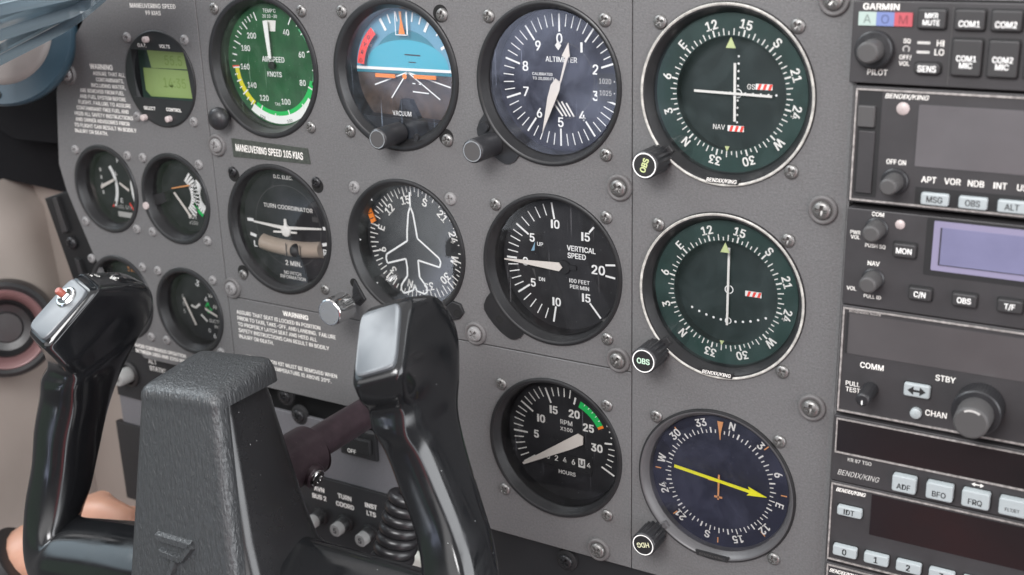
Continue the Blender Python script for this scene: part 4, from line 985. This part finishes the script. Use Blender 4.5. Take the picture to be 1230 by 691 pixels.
def horn(s):
    off=lambda k:0
    # centre(3), X half(3), Y half(3), exponent ; written for the right grip, mirrored for the left
    K=[((104,83,122),(9.8,2.6,-3.2),(-6,10.8,-12.8),7.0),
       ((104,82,120.6),(11.2,2.9,-3.6),(-6.4,12.2,-14.8),7.0),
       ((103.8,80.5,117.5),(11.9,3,-3.6),(-6.2,13.4,-16.8),7),
       ((103,74,107),(12.2,2.6,-2.4),(-4,14.8,-23.5),6.5),
       ((102.6,62,99.5),(12.4,1.5,-1),(-1,10.5,-26),4.5),
       ((103.6,48,101.5),(12.4,1,0),(0,6,-24.5),3.2),
       ((106,34,103.5),(12.2,1.8,0),(0,4.4,-21.5),2.8),
       ((110,16,106),(12,2.6,0),(0,3.6,-19.4),2.7),
       ((115,-4,110),(12,2.6,0),(0,3.4,-17.4),2.8),
       ((119,-22,117),(12.6,.6,0),(0,3.8,-17),3),
       ((119,-38,124),(13,-8,0),(0,4.6,-17),3.2),
       ((108,-46,129),(6,-15.5,0),(0,5.4,-17),3.4),
       ((88,-46.5,131),(1,-17,1),(0,5.6,-17),3.6),
       ((55,-45,132),(0,-18,1),(0,5.6,-18),3.6),
       ((20,-44,132),(0,-19,1),(0,5.6,-18),3.6)]
    if s>0:
        adj={6:(0,0,0),7:(1.5,0,0),8:(4.5,0,0),9:(8,0,0),10:(11,0,0),11:(11,0,0),12:(8,0,0)}
        K=[(tuple(a+b for a,b in zip(c,adj.get(i,(0,0,0)))),(x[0]+{6:-.4,7:-.4,8:0,9:1}.get(i,0),x[1],x[2]),(y[0],y[1],y[2]+{6:2.4,7:2.6,8:2,9:1.2}.get(i,0)),e+(.8 if 4<i<11 else 0)) for i,(c,x,y,e) in enumerate(K)]
    if s<0:
        adj={3:(1,-2,-5),4:(7,-3,-3),5:(10.5,0,2),6:(14,0,5),7:(16,0,8),8:(15,-1,10),9:(14,-4,11),10:(13,-6,12),11:(14,-6,12),12:(6,-4,12),13:(0,-2,12),14:(0,-2,12)}
        K=[(tuple(a+b for a,b in zip(c,adj.get(i,(0,0,0)))),(x[0]+{4:2,5:5,6:5,7:4,8:3,9:2.5}.get(i,0),x[1],x[2]),(y[0],y[1]-(1 if i in (3,4) else 0),y[2]-(5 if i in (3,4) else 2 if i==5 else 0)),e) for i,(c,x,y,e) in enumerate(K)]
    flat=[c+x+y+(e,) for c,x,y,e in K]
    rings=[];n=len(flat)
    for i in range((n-1)*5+1):
        v=cat(flat,i/5) if i>10 else cat(flat,i/5)
        c,x,y,e=v[0:3],v[3:6],v[6:9],v[9]
        r=sring(c,x,y,max(2.2,e),40)
        rings.append([(s*p[0],p[1],p[2]) for p in r])
    if s<0: rings=[r[::-1] for r in rings]
    m=M(); m.loft(rings,plast); o=m.obj('grip',yk,50,'right grip with a plain pale end plate' if s>0 else 'left grip with a push button in its end plate')
    # end plate set into the top
    c,x,y=Vector((104,83,122)),Vector((9.1,2.4,-3.0)),Vector((-5.7,10.0,-12.0)); nn=x.cross(y).normalized()
    if nn.z<0: nn=-nn
    pl=M()
    for k in range(1):
        r0=sring(tuple(c+nn*.0),tuple(x),tuple(y),7,36); r1=sring(tuple(c+nn*1.5),tuple(x),tuple(y),7,36); r2=sring(tuple(c+nn*1.9),tuple(x*.96),tuple(y*.96),7,36)
        rr=[[(s*p[0],p[1],p[2]) for p in q] for q in (r0,r1,r2)]
        if s<0: rr=[q[::-1] for q in rr]
        pl.loft(rr,plate)
    pl.obj('end_plate',o,30)
    return o,c,x,y,nn
gr,*_=horn(1)
gl,c,x,y,nn=horn(-1)
mir=lambda v:Vector((-v[0],v[1],v[2]))
b0=mir(c+y*.42+x*.05+nn*1.9); bn=mir(nn)
g=M(); g.tube([b0,b0+bn*.6,b0+bn*1.2],[6.0,6.0,5.4],chrome,32); g.tube([b0+bn*1.2,b0+bn*2.4,b0+bn*3.6],[4.4,4.2,3.4],chrome,6); g.obj('switch_nut',gl,25)
g=M(); g.tube([b0+bn*3.4,b0+bn*6.2,b0+bn*7.0],[2.1,2.1,1.5],mat('red brown button',(.26,.07,.05),.35),24); g.obj('push_button',gl,40)
# small lettering on the slanted top of the left grip
def text3d(s,o,ex,ey,cap,mt,name,par):
    V,F,w=font_mesh(s,.02); k=cap/CAP; m=M()
    m.add([tuple(Vector(o)+Vector(ex)*a*k+Vector(ey)*(b*k-cap/2)) for a,b in V],F,mt); return m.obj(name,par)

for t_,(u_,v_,h_),cp in (('A/P',(-103.5,94.6,101),2.4),('DISC',(-102.5,93.6,98),2.4),('MIC',(-93.5,91.4,93),2.4)):
    text3d(t_,(u_,v_+.9,h_),Vector((.97,-.14,.1)).normalized(),Vector((.05,.27,-.96)).normalized(),cp,cream,'lettering',gl)
# hub body
def vring(v,w,h0,h1,r=5,n=5):
    return [(u,v if not callable(v) else v(h_),h_) for u,h_ in rrect(-w,w,h0,h1,r,n)]
def hubw(v): return 24.6+ (57-v)*0.125
hf=lambda v:147+(57-v)*0.21
m=M(); rings=[]
for v in [-95,-80,-62,-45,-28,-12,4,20,34,44,50,53.5,55.5,56.2]:
    k=0 if v<44 else ((v-44)/12.2)
    sh=1.6*k**3*3
    flare=max(0,(-26-v))*0.75
    back=107-flare*.35
    rings.append([(p[0],v,p[1]) for p in rrect(-(hubw(v)-2.2)-flare*.6+sh,hubw(v)-2.2+max(0,40-v)*.07+flare*.9-sh,back+sh*.8,hf(v)-7-sh*.2,7,6)][::-1])
m.loft(rings,satin); m.obj('hub',yk,40)
# grained cover over the front and top
m=M(); rings=[]
def crect(w,h0,h1,v): return [(p[0],v,p[1]) for p in rrect(-w,w,h0,h1,4.2,6)][::-1]
for v in [-95,-70,-50,-30,-10,10,28,40,48,51]:
    rings.append(crect(hubw(v),hf(v)-11,hf(v),v))
m.loft(rings,leatherM,cap1=False)
# cap: slopes up to the back, overhanging the body
def cap_ring(k,up):
    out=[]
    for (u,h_) in rrect(-hubw(51)+k,hubw(51)-k,104.0+k*.9,hf(51)-k*1.1,4.2,6):
        out.append((u,up+(hf(51)-h_)*0.11*min(1,max(0,(up-51)/6)),h_))
    return out[::-1]
m.loft([cap_ring(0,51.0),cap_ring(0,53.0),cap_ring(.4,55.2),cap_ring(1.4,57.0),cap_ring(3.0,58.2),cap_ring(5.4,58.9),cap_ring(11,59.3)],leatherM,cap0=False)
cv=m.obj('pad_cover',yk,55)
import bmesh
bm_=bmesh.new(); bm_.from_mesh(cv.data); bmesh.ops.remove_doubles(bm_,verts=bm_.verts,dist=0.00002); bmesh.ops.recalc_face_normals(bm_,faces=bm_.faces); bm_.to_mesh(cv.data); bm_.free(); cv.data.set_sharp_from_angle(angle=math.radians(55))
# moulded emblem low on the pad
m=M()
def em(pts,h): 
    q=[]
    for (a,b) in pts: q.append((a,b,hf(b)+h))
    return q
def band(P0,wd,lift=1.6):
    for (a,b),(c_,d_) in zip(P0,P0[1:]):
        L_=math.hypot(c_-a,d_-b); nx_,ny_=-(d_-b)/L_*wd/2,(c_-a)/L_*wd/2
        q=[(a+nx_,b+ny_),(c_+nx_,d_+ny_),(c_-nx_,d_-ny_),(a-nx_,b-ny_)]
        i_=[(a+nx_*.6,b+ny_*.6),(c_+nx_*.6,d_+ny_*.6),(c_-nx_*.6,d_-ny_*.6),(a-nx_*.6,b-ny_*.6)]
        m.loft([em(q,-.3),em(i_,lift)],leatherM,cap0=False)
band([(-14,-10.5),(9,-11.5),(2,-19.0)],4.2,2.4); band([(2,-19),(-12,-17.5)],3.6,2.4); band([(-2,-20),(-7,-30),(-14,-38)],4.4,2.4)
m.obj('emblem',cv,40)
# shaft, collar and bolt
m=M(); m.cyl((0,-4.5,-30),(0,-4.5,100),8.9,shaftM,40); m.obj('shaft',yk,40)
m=M(); m.cyl((0,-6,67),(0,-6,108),14.2,shaftM,40); m.tube([(0,-5.5,63),(0,-6,66)],[9.6,14.2],shaftM,40); co=m.obj('collar',yk,40)
m=M(); a=Vector((.93,-.36,0)); p0=Vector((10.5,-11.5,80)); m.tube([p0,p0+a*4.2,p0+a*4.8],[6.6,6.6,5.8],shaftM,28); m.rev(p0,a,[(4.8,4.8),(4.7,6.0),(4.3,6.3),(2.6,6.3),(2.3,5.0)],chrome,28,cap=False); m.tube([p0+a*4.9,p0+a*5.05],[2.3,2.3],black,6); m.obj('bolt',co,30)

# ------------------------------------------------------------------ coiled cord
t=thing('coiled_cord','thick black coiled cord hanging behind the right grip','cord',98,-270,40)
m=M(); pts=[]; turns=11
A0=Vector((66,-258,52)); A1=Vector((84,-215,30)); 
CB=Vector((101,-280,58)); CT=Vector((113,-228,46)); ax=(CT-CB).normalized(); e1=ax.cross(Vector((0,0,1))).normalized(); e2=ax.cross(e1)
Lc=68
for i in range(turns*28+1):
    a=2*PI*i/28; p=CB+ax*(Lc*i/(turns*28)); pts.append(tuple(p+(e1*math.cos(a)+e2*math.sin(a))*9.0))
off=Vector((98,-270,40)); pts=[tuple(Vector(p)-off) for p in pts]
m.tube(pts,3.0,rubber,14); m.obj('coil',t,60)
m=M(); q=CB-ax*9-off; m.tube([q-ax*6,q+ax*2,q+ax*5],[13,13,11],mat('grey strain relief',(.10,.10,.105),.4),32); m.obj('strain_relief',t,40)

# ------------------------------------------------------------------ left side: trim, wall, vent, hand, watch, clear blades
m=M(); m.prism([(-122,95),(-130,40),(-143,20),(-157,6.6),(-168,-6),(-176,-24),(-184,-60),(-240,-60),(-330,-20),(-330,95)],-40,-10,trim,0); 
m.prism([(-178,-50),(-330,-50),(-330,-96),(-178,-104)],-60,-34,trim,0)
o=m.obj('side_trim'); tag(o,'dark upholstered trim between the panel edge and the cabin wall','trim')
t=thing('bracket','black vertical bracket with one screw at the left edge of the panel','bracket',-183,-110,-4)
m=M(); m.prism([(-29,12),(3,22),(8,10),(20,-20),(33,-55),(3,-80),(-13,-41)],-10,-2,mat('black bracket paint',(.007,.0075,.008),.5,spec=.3),1.0)
m.prism([(-17,14),(-13,15),(-7,-8),(-12,-10)],-2.5,1.0,bezel,.5); m.prism([(-4,-26),(0,-27),(8,-56),(3,-57)],-2.5,1.0,bezel,.5); m.obj('bar',t,30); screw(t,-6,-16,-1.5,4.5,3.0,screwK)
# cabin wall: curved sheet running back from the panel towards the pilot
m=M(); rows=[]
for i in range(13):
    h_=-60+i*13
    row=[]
    for j in range(17):
        y_=-98-j*22; bulge=26*math.sin(min(1,max(0,j/10))*PI*.5)
        xx=-262-(h_+60)*0.10+bulge*.6-0.0016*(h_-40)**2
        if j==0: xx-=18
        row.append((xx,y_,h_))
    rows.append(row)
V=[p for r in rows for p in r]; F=[(i*17+j,i*17+j+1,(i+1)*17+j+1,(i+1)*17+j) for i in range(12) for j in range(16)]
m.add(V,F,beige); o=m.obj('wall',smooth=80); o.name='cabin_wall'; tag(o,'smooth beige plastic cabin side wall left of the panel','wall')
# second, rear-facing beige footwell panel behind the vent
m=M(); P_=[]
for i in range(15):
    a=i/14; P_.append([(-330+ 150*a, y, -62+ 20*math.sin(a*PI*.5)) for y in (-100-6*math.sin(a*3),-200,-330,-480)])
V=[p for r in P_ for p in r]; F=[(i*4+j,(i+1)*4+j,(i+1)*4+j+1,i*4+j+1) for i in range(14) for j in range(3)]
m.add(V,F,beige); o=m.obj('footwell_panel',smooth=80); tag(o,'beige moulded panel low on the left behind the grip','panel')
t=thing('air_vent','round black eyeball air vent with rosy rings in the beige wall','air vent',0,0,0)
VC=Vector((-236,-186,23)); vn=Vector((.75,.22,.62)).normalized(); 
def vt(prof,mt,mm):
    mm.rev(VC,vn,prof,mt,56,cap=False)
mm=M(); vt([(33,-30),(33.5,0),(32.5,4),(30,5.5),(27.5,4)],bezel,mm); mm.obj('housing',t,40)
mm=M(); vt([(27.5,4),(26.6,5.2),(25,4.6),(21,0),(20,-4)],pinkM,mm); mm.obj('ring',t,40)
mm=M(); vt([(20,-4),(19,-3),(17.5,-6),(16,-11),(11,-12),(10,-10),(.1,-10)],bezel,mm); mm.obj('nozzle',t,40)
t.location=(0,0,0)

# dark hanging trouser-like boot in the footwell
m=M(); 
for k,(x,w) in enumerate([(-160,9),(-146,10),(-131,10)]): m.tube([(x+2,-246,-34),(x+1,-290,-30),(x+3,-340,-28),(x+6,-420,-24)],[w*.9,w,w*1.05,w*1.2],trim,20)
o=m.obj('fabric_boot',smooth=60); tag(o,'black ribbed fabric boot hanging below the panel behind the yoke','boot')

# hand reaching behind the yoke
U_=[(-219,-392,120,30),(-208,-366,104,27),(-196,-344,92,28),(-180,-326,80,33),(-158,-318,66,36)]
t_=M()
def skinmesh(name,chains,label=None):
    me=bpy.data.meshes.new(name); V=[];E=[];R=[]
    idx={}
    for ch in chains:
        prev=None
        for p in ch:
            key=p[:3]
            if key not in idx: idx[key]=len(V); V.append(W(key)); R.append((p[3],p[4] if len(p)>4 else p[3]))
            i=idx[key]
            if prev is not None: E.append((prev,i))
            prev=i
    me.from_pydata(V,E,[]); o=bpy.data.objects.new(name,me); C.objects.link(o)
    o.modifiers.new('Skin','SKIN').use_smooth_shade=True; 
    for i,sv in enumerate(me.skin_vertices[0].data): sv.radius=(R[i][0]*.001,R[i][1]*.001); sv.use_root=(i==0)
    sb=o.modifiers.new('Sub','SUBSURF'); sb.levels=2; sb.render_levels=2
    me.materials.append(skin)
    return o
wr=(-166,-310,77)
palm=(-150,-305,60)
chains=[[(-262,-420,168,27,22),(-200,-346,106,22,19),(*wr,27,22),(-152,-304,68,31,18),(*palm,36,16)]]
kn=[((-112,-289,46),(-88,-286,40),(-66,-299,38),(-56,-313,40),8.6),
    ((-110,-295,54),(-84,-293,50),(-61,-306,48),(-52,-321,50),9.0),
    ((-112,-314,58),(-87,-316,54),(-65,-328,54),(-58,-342,56),8.6),
    ((-117,-331,60),(-96,-337,58),(-80,-348,58),(-74,-359,60),7.4)]
for a,b,c_,d_,r in kn: chains.append([(*palm,36,16),(*a,r*1.15),(*b,r),(*c_,r*.92),(*d_,r*.8)])
chains.append([(*palm,36,16),(-132,-283,64,14),(-112,-276,62,12),(-86,-281,58,9.5)])
hd=skinmesh('hand',chains); hd.name='person'; tag(hd,'bare left hand and wrist of a person reaching behind the yoke','person')
# watch
t=thing('wristwatch','black and steel wristwatch at the bottom left corner on the wrist','watch',0,0,0)
wc=Vector((-170,-322,86)); wa=(Vector(wr)-Vector((-200,-346,106))).normalized()
m=M(); s1=wa.orthogonal().normalized(); s2=wa.cross(s1)
def wring(r1,off,k=1.0):
    return [tuple(wc+wa*off+ (s1*math.cos(2*PI*i/48)*r1+s2*math.sin(2*PI*i/48)*r1)) for i in range(48)]
m.loft([wring(27,-9),wring(29.6,-8),wring(29.6,8),wring(27,9)],bezel); m.obj('band',t,40)
m=M(); m.loft([wring(27,-12),wring(29.8,-11.4),wring(29.8,-9.8),wring(27,-9)],alu); m.loft([wring(27,-20),wring(31,-19),wring(31,-13.4),wring(27,-12.4)],chrome); m.obj('bracelet_edge',t,40)

# clear bluish blades and the pod under them
t=thing('vent_pod','blue grey rounded pod with beige disc at the upper left','pod',0,0,0)
pc=Vector((-188,16,24)); pn=Vector((.45,.25,.86)).normalized(); q1=Vector((1,0,-.52)).normalized(); q2=pn.cross(q1).normalized()
if q2.y<0: q2=-q2
def pring(r,off,sx=1.0,n=56): return [tuple(pc+pn*off+q1*math.cos(2*PI*i/n)*r*sx+q2*math.sin(2*PI*i/n)*r) for i in range(n)]
m=M(); m.loft([pring(40,-14),pring(44,-10),pring(45,-2),pring(43.5,0),pring(32,0)],blueP,cap1=False); m.obj('housing',t,50)
m=M(); m.loft([pring(32,0),pring(31,1.6),pring(28,3)],mat('warm grey disc',(.19,.175,.165),.5,var=(40,.1)),cap0=False); m.obj('disc',t,50)  # even warm grey with slight random tone
m=M(); sc_=pc+q1*-4-q2*38; m.tube([sc_,sc_+pn*1.5,sc_+pn*2],[2.6,2.5,1.8],screwK,20); m.obj('screw',t)
bl=[]
for k,(cx,cy,ch,ln,tw) in enumerate([(-86,36,92,138,9),(-100,22,84,124,13),(-112,9,76,112,19)]):
    o=thing('plastic_tray',['clear bluish plastic tray, topmost of the three at the upper left','clear bluish plastic tray, middle one of the three at the upper left','clear bluish plastic tray, lowest of the three just above the blue pod'][k],'plastic tray',cx,cy,ch,rot=tw,group='clear plastic blades at the upper left')
    g=M(); P0=rrect(-ln*.5,ln*.5,-40,0,12,8)
    # thin tray: floor tilted towards the viewer with a rolled rim
    def tr(P_,hh,k_=1.0): return [(x_,-y_*.40+hh*.95,y_*.9-hh*.2) for x_,y_ in P_]
    g.loft([tr(P0,0)[::-1],tr(P0,6)[::-1],tr(inset(P0,1.8),6)[::-1],tr(inset(P0,2.0),1.6)[::-1]],clearM); g.obj('shell',o,50)
# dark hardware at the very top-left corner
m=M(); m.tube([(-150,44,88),(-110,50,100),(-60,66,112)],[7,7,6],clearM,20); o=m.obj('clear_tube',smooth=60); tag(o,'clear bluish plastic tube crossing the trays in the top left corner','tube')

# room shell behind everything
m=M(); m.box(-900,900,-900,100,-260,-250,trim); o=m.obj('firewall',smooth=30); tag(o,kind='structure')

# ------------------------------------------------------------------ camera
R3=[[0.8587751232405224,-0.02980737121964059,-0.5114849052750238],[-0.13724703401312463,0.9484380838713395,-0.28570693501744443],[0.49362793616024786,0.31555779452175875,0.8104040590709907]]
def w3(v): return Vector((v[0],-v[2],v[1]))
rx,ry,rz=[w3(r) for r in R3]
cam=bpy.data.cameras.new('camera'); co_=bpy.data.objects.new('camera',cam); C.objects.link(co_)
Mx=Matrix(((rx.x,ry.x,rz.x,0),(rx.y,ry.y,rz.y,0),(rx.z,ry.z,rz.z,0),(0,0,0,1)))
Mx.translation=w3((461.6,88.7,499.73))*0.001; co_.matrix_world=Mx
cam.sensor_width=36; cam.lens=36*1432.88/1230; cam.clip_start=0.01; cam.clip_end=20
cam.dof.use_dof=True; cam.dof.focus_distance=0.600; cam.dof.aperture_fstop=9.5
SC.camera=co_

# ------------------------------------------------------------------ light: a cabin with windows all round and added reflection patches, as a world map
wd=bpy.data.worlds.new('World'); SC.world=wd; wd.use_nodes=True
nt=wd.node_tree; N=nt.nodes; L=nt.links; bg=N['Background']
tc=N.new('ShaderNodeTexCoord'); sx=N.new('ShaderNodeSeparateXYZ'); L.new(tc.outputs['Generated'],sx.inputs[0])
def mth(op,a,b=None,c=None):
    n=N.new('ShaderNodeMath'); n.operation=op
    for i,v in enumerate((a,b,c)):
        if v is None: continue
        if isinstance(v,(int,float)): n.inputs[i].default_value=v
        else: L.new(v,n.inputs[i])
    return n.outputs[0]
az=mth('ARCTAN2',sx.outputs['X'],mth('MULTIPLY',sx.outputs['Y'],-1))   # 0 = straight back over the pilot's shoulder, + = right
el=mth('ARCSINE',sx.outputs['Z'])
def sstep(v,a,b):
    n=N.new('ShaderNodeMapRange'); n.interpolation_type='SMOOTHSTEP'; L.new(v,n.inputs['Value'])
    n.inputs['From Min'].default_value=math.radians(a); n.inputs['From Max'].default_value=math.radians(b); return n.outputs['Result']
def win(a0,a1,e0,e1,s=5):
    return mth('MULTIPLY',mth('MULTIPLY',sstep(az,a0-s,a0+s),mth('SUBTRACT',1,sstep(az,a1-s,a1+s))),mth('MULTIPLY',sstep(el,e0-s,e0+s),mth('SUBTRACT',1,sstep(el,e1-s,e1+s))))
acc=None
def addc(mask,col,st):
    global acc
    n=N.new('ShaderNodeVectorMath'); n.operation='SCALE'; n.inputs[0].default_value=[c*st for c in col]; L.new(mask,n.inputs['Scale'])
    if acc is None: acc=n.outputs[0]
    else:
        a=N.new('ShaderNodeVectorMath'); a.operation='ADD'; L.new(acc,a.inputs[0]); L.new(n.outputs[0],a.inputs[1]); acc=a.outputs[0]
one=mth('ADD',0,1)
addc(mth('SUBTRACT',1,win(-70,15,-50,10,6)),(1,.97,.98),0.15)
addc(win(-70,15,-50,10,6),(1,.97,.98),0.10)
addc(win(-180,180,42,95,12),(1,.98,.98),0.6)               # pale headliner
nz=N.new('ShaderNodeTexNoise'); nz.inputs['Scale'].default_value=7; nz.inputs['Detail'].default_value=3; nz.inputs['Roughness'].default_value=.5; nz.inputs['Distortion'].default_value=.8; L.new(tc.outputs['Generated'],nz.inputs['Vector'])
rg=N.new('ShaderNodeMapRange'); rg.inputs['From Min'].default_value=.46; rg.inputs['From Max'].default_value=.60; L.new(nz.outputs['Fac'],rg.inputs['Value'])
ng=mth('SUBTRACT',1,rg.outputs['Result'])
addc(win(-100,-55,35,60,4),(.92,.97,1.0),7.0)               # open sky high in the left door window
addc(win(-120,-55,14,36,5),(.70,.88,1.0),1.3)               # hazy sky lower in it
addc(win(-66,-39,-18,6,3),(.35,.80,.40),.14)                # grass beyond the left door
addc(mth('MULTIPLY',win(-41,-25,-20,-1,2.5),rg.outputs['Result']),(.66,.74,1.0),2.0)  # added bluish patches for the attitude and altimeter glass to mirror
addc(mth('MULTIPLY',win(-41,-25,-20,-1,2.5),ng),(.30,.34,.5),.12)
addc(win(-24,-15,-24,-3,3),(.30,.75,.60),.22)  # teal patch added for reflections in the course indicators
addc(win(-26,-15,-36,-24,3),(.45,.48,.9),.2)  # violet patch added for the radio compass glass
addc(win(-36.5,-31,-21,-13,1.5),(.9,.95,1.0),1.6)  # small white patch added to show in the heading indicator glass
addc(win(60,115,-5,40,5),(.95,.97,1.0),4.5)                 # right door window
addc(win(-170,-128,10,48,5),(.92,.96,1.0),4.0)              # windscreen halves
addc(win(125,170,10,48,5),(.92,.96,1.0),4.0)
addc(win(-45,40,10,30,5),(1,.98,.98),1.5)                 # rear window
addc(mth('MULTIPLY',win(-12,12,-40,-4,5),rg.outputs['Result']),(.42,.06,.06),.45)                 # a red shirt
addc(win(38,48,-60,10,2),(.42,.04,.05),2.4)  # narrow red strip added for the streak on the right grip
addc(win(53,59,-55,10,2),(.9,.95,1.0),3.0)  # white strip added beside it for the grip's bright streak
L.new(acc,bg.inputs['Color']); bg.inputs['Strength'].default_value=1.4
def area(name,loc,tgt,size,power,col=(1,1,1),sy=None):
    l=bpy.data.lights.new(name,'AREA'); l.energy=power; l.color=col; l.size=size
    if sy: l.shape='RECTANGLE'; l.size_y=sy
    o=bpy.data.objects.new(name,l); C.objects.link(o); o.location=W(loc)
    d=Vector(W(tgt))-Vector(W(loc)); o.rotation_euler=d.to_track_quat('-Z','Y').to_euler(); return o
area('panel_fill_lamp',(290,500,880),(150,-130,0),.5,12.2,(1,.99,.99),.36)  # added frontal fill for panel and dials, stands for no known source
SC.view_settings.view_transform='Standard'; SC.view_settings.look='None'; SC.view_settings.exposure=0; SC.view_settings.gamma=1
SC.cycles.max_bounces=8; SC.cycles.transparent_max_bounces=12; SC.cycles.use_denoising=True
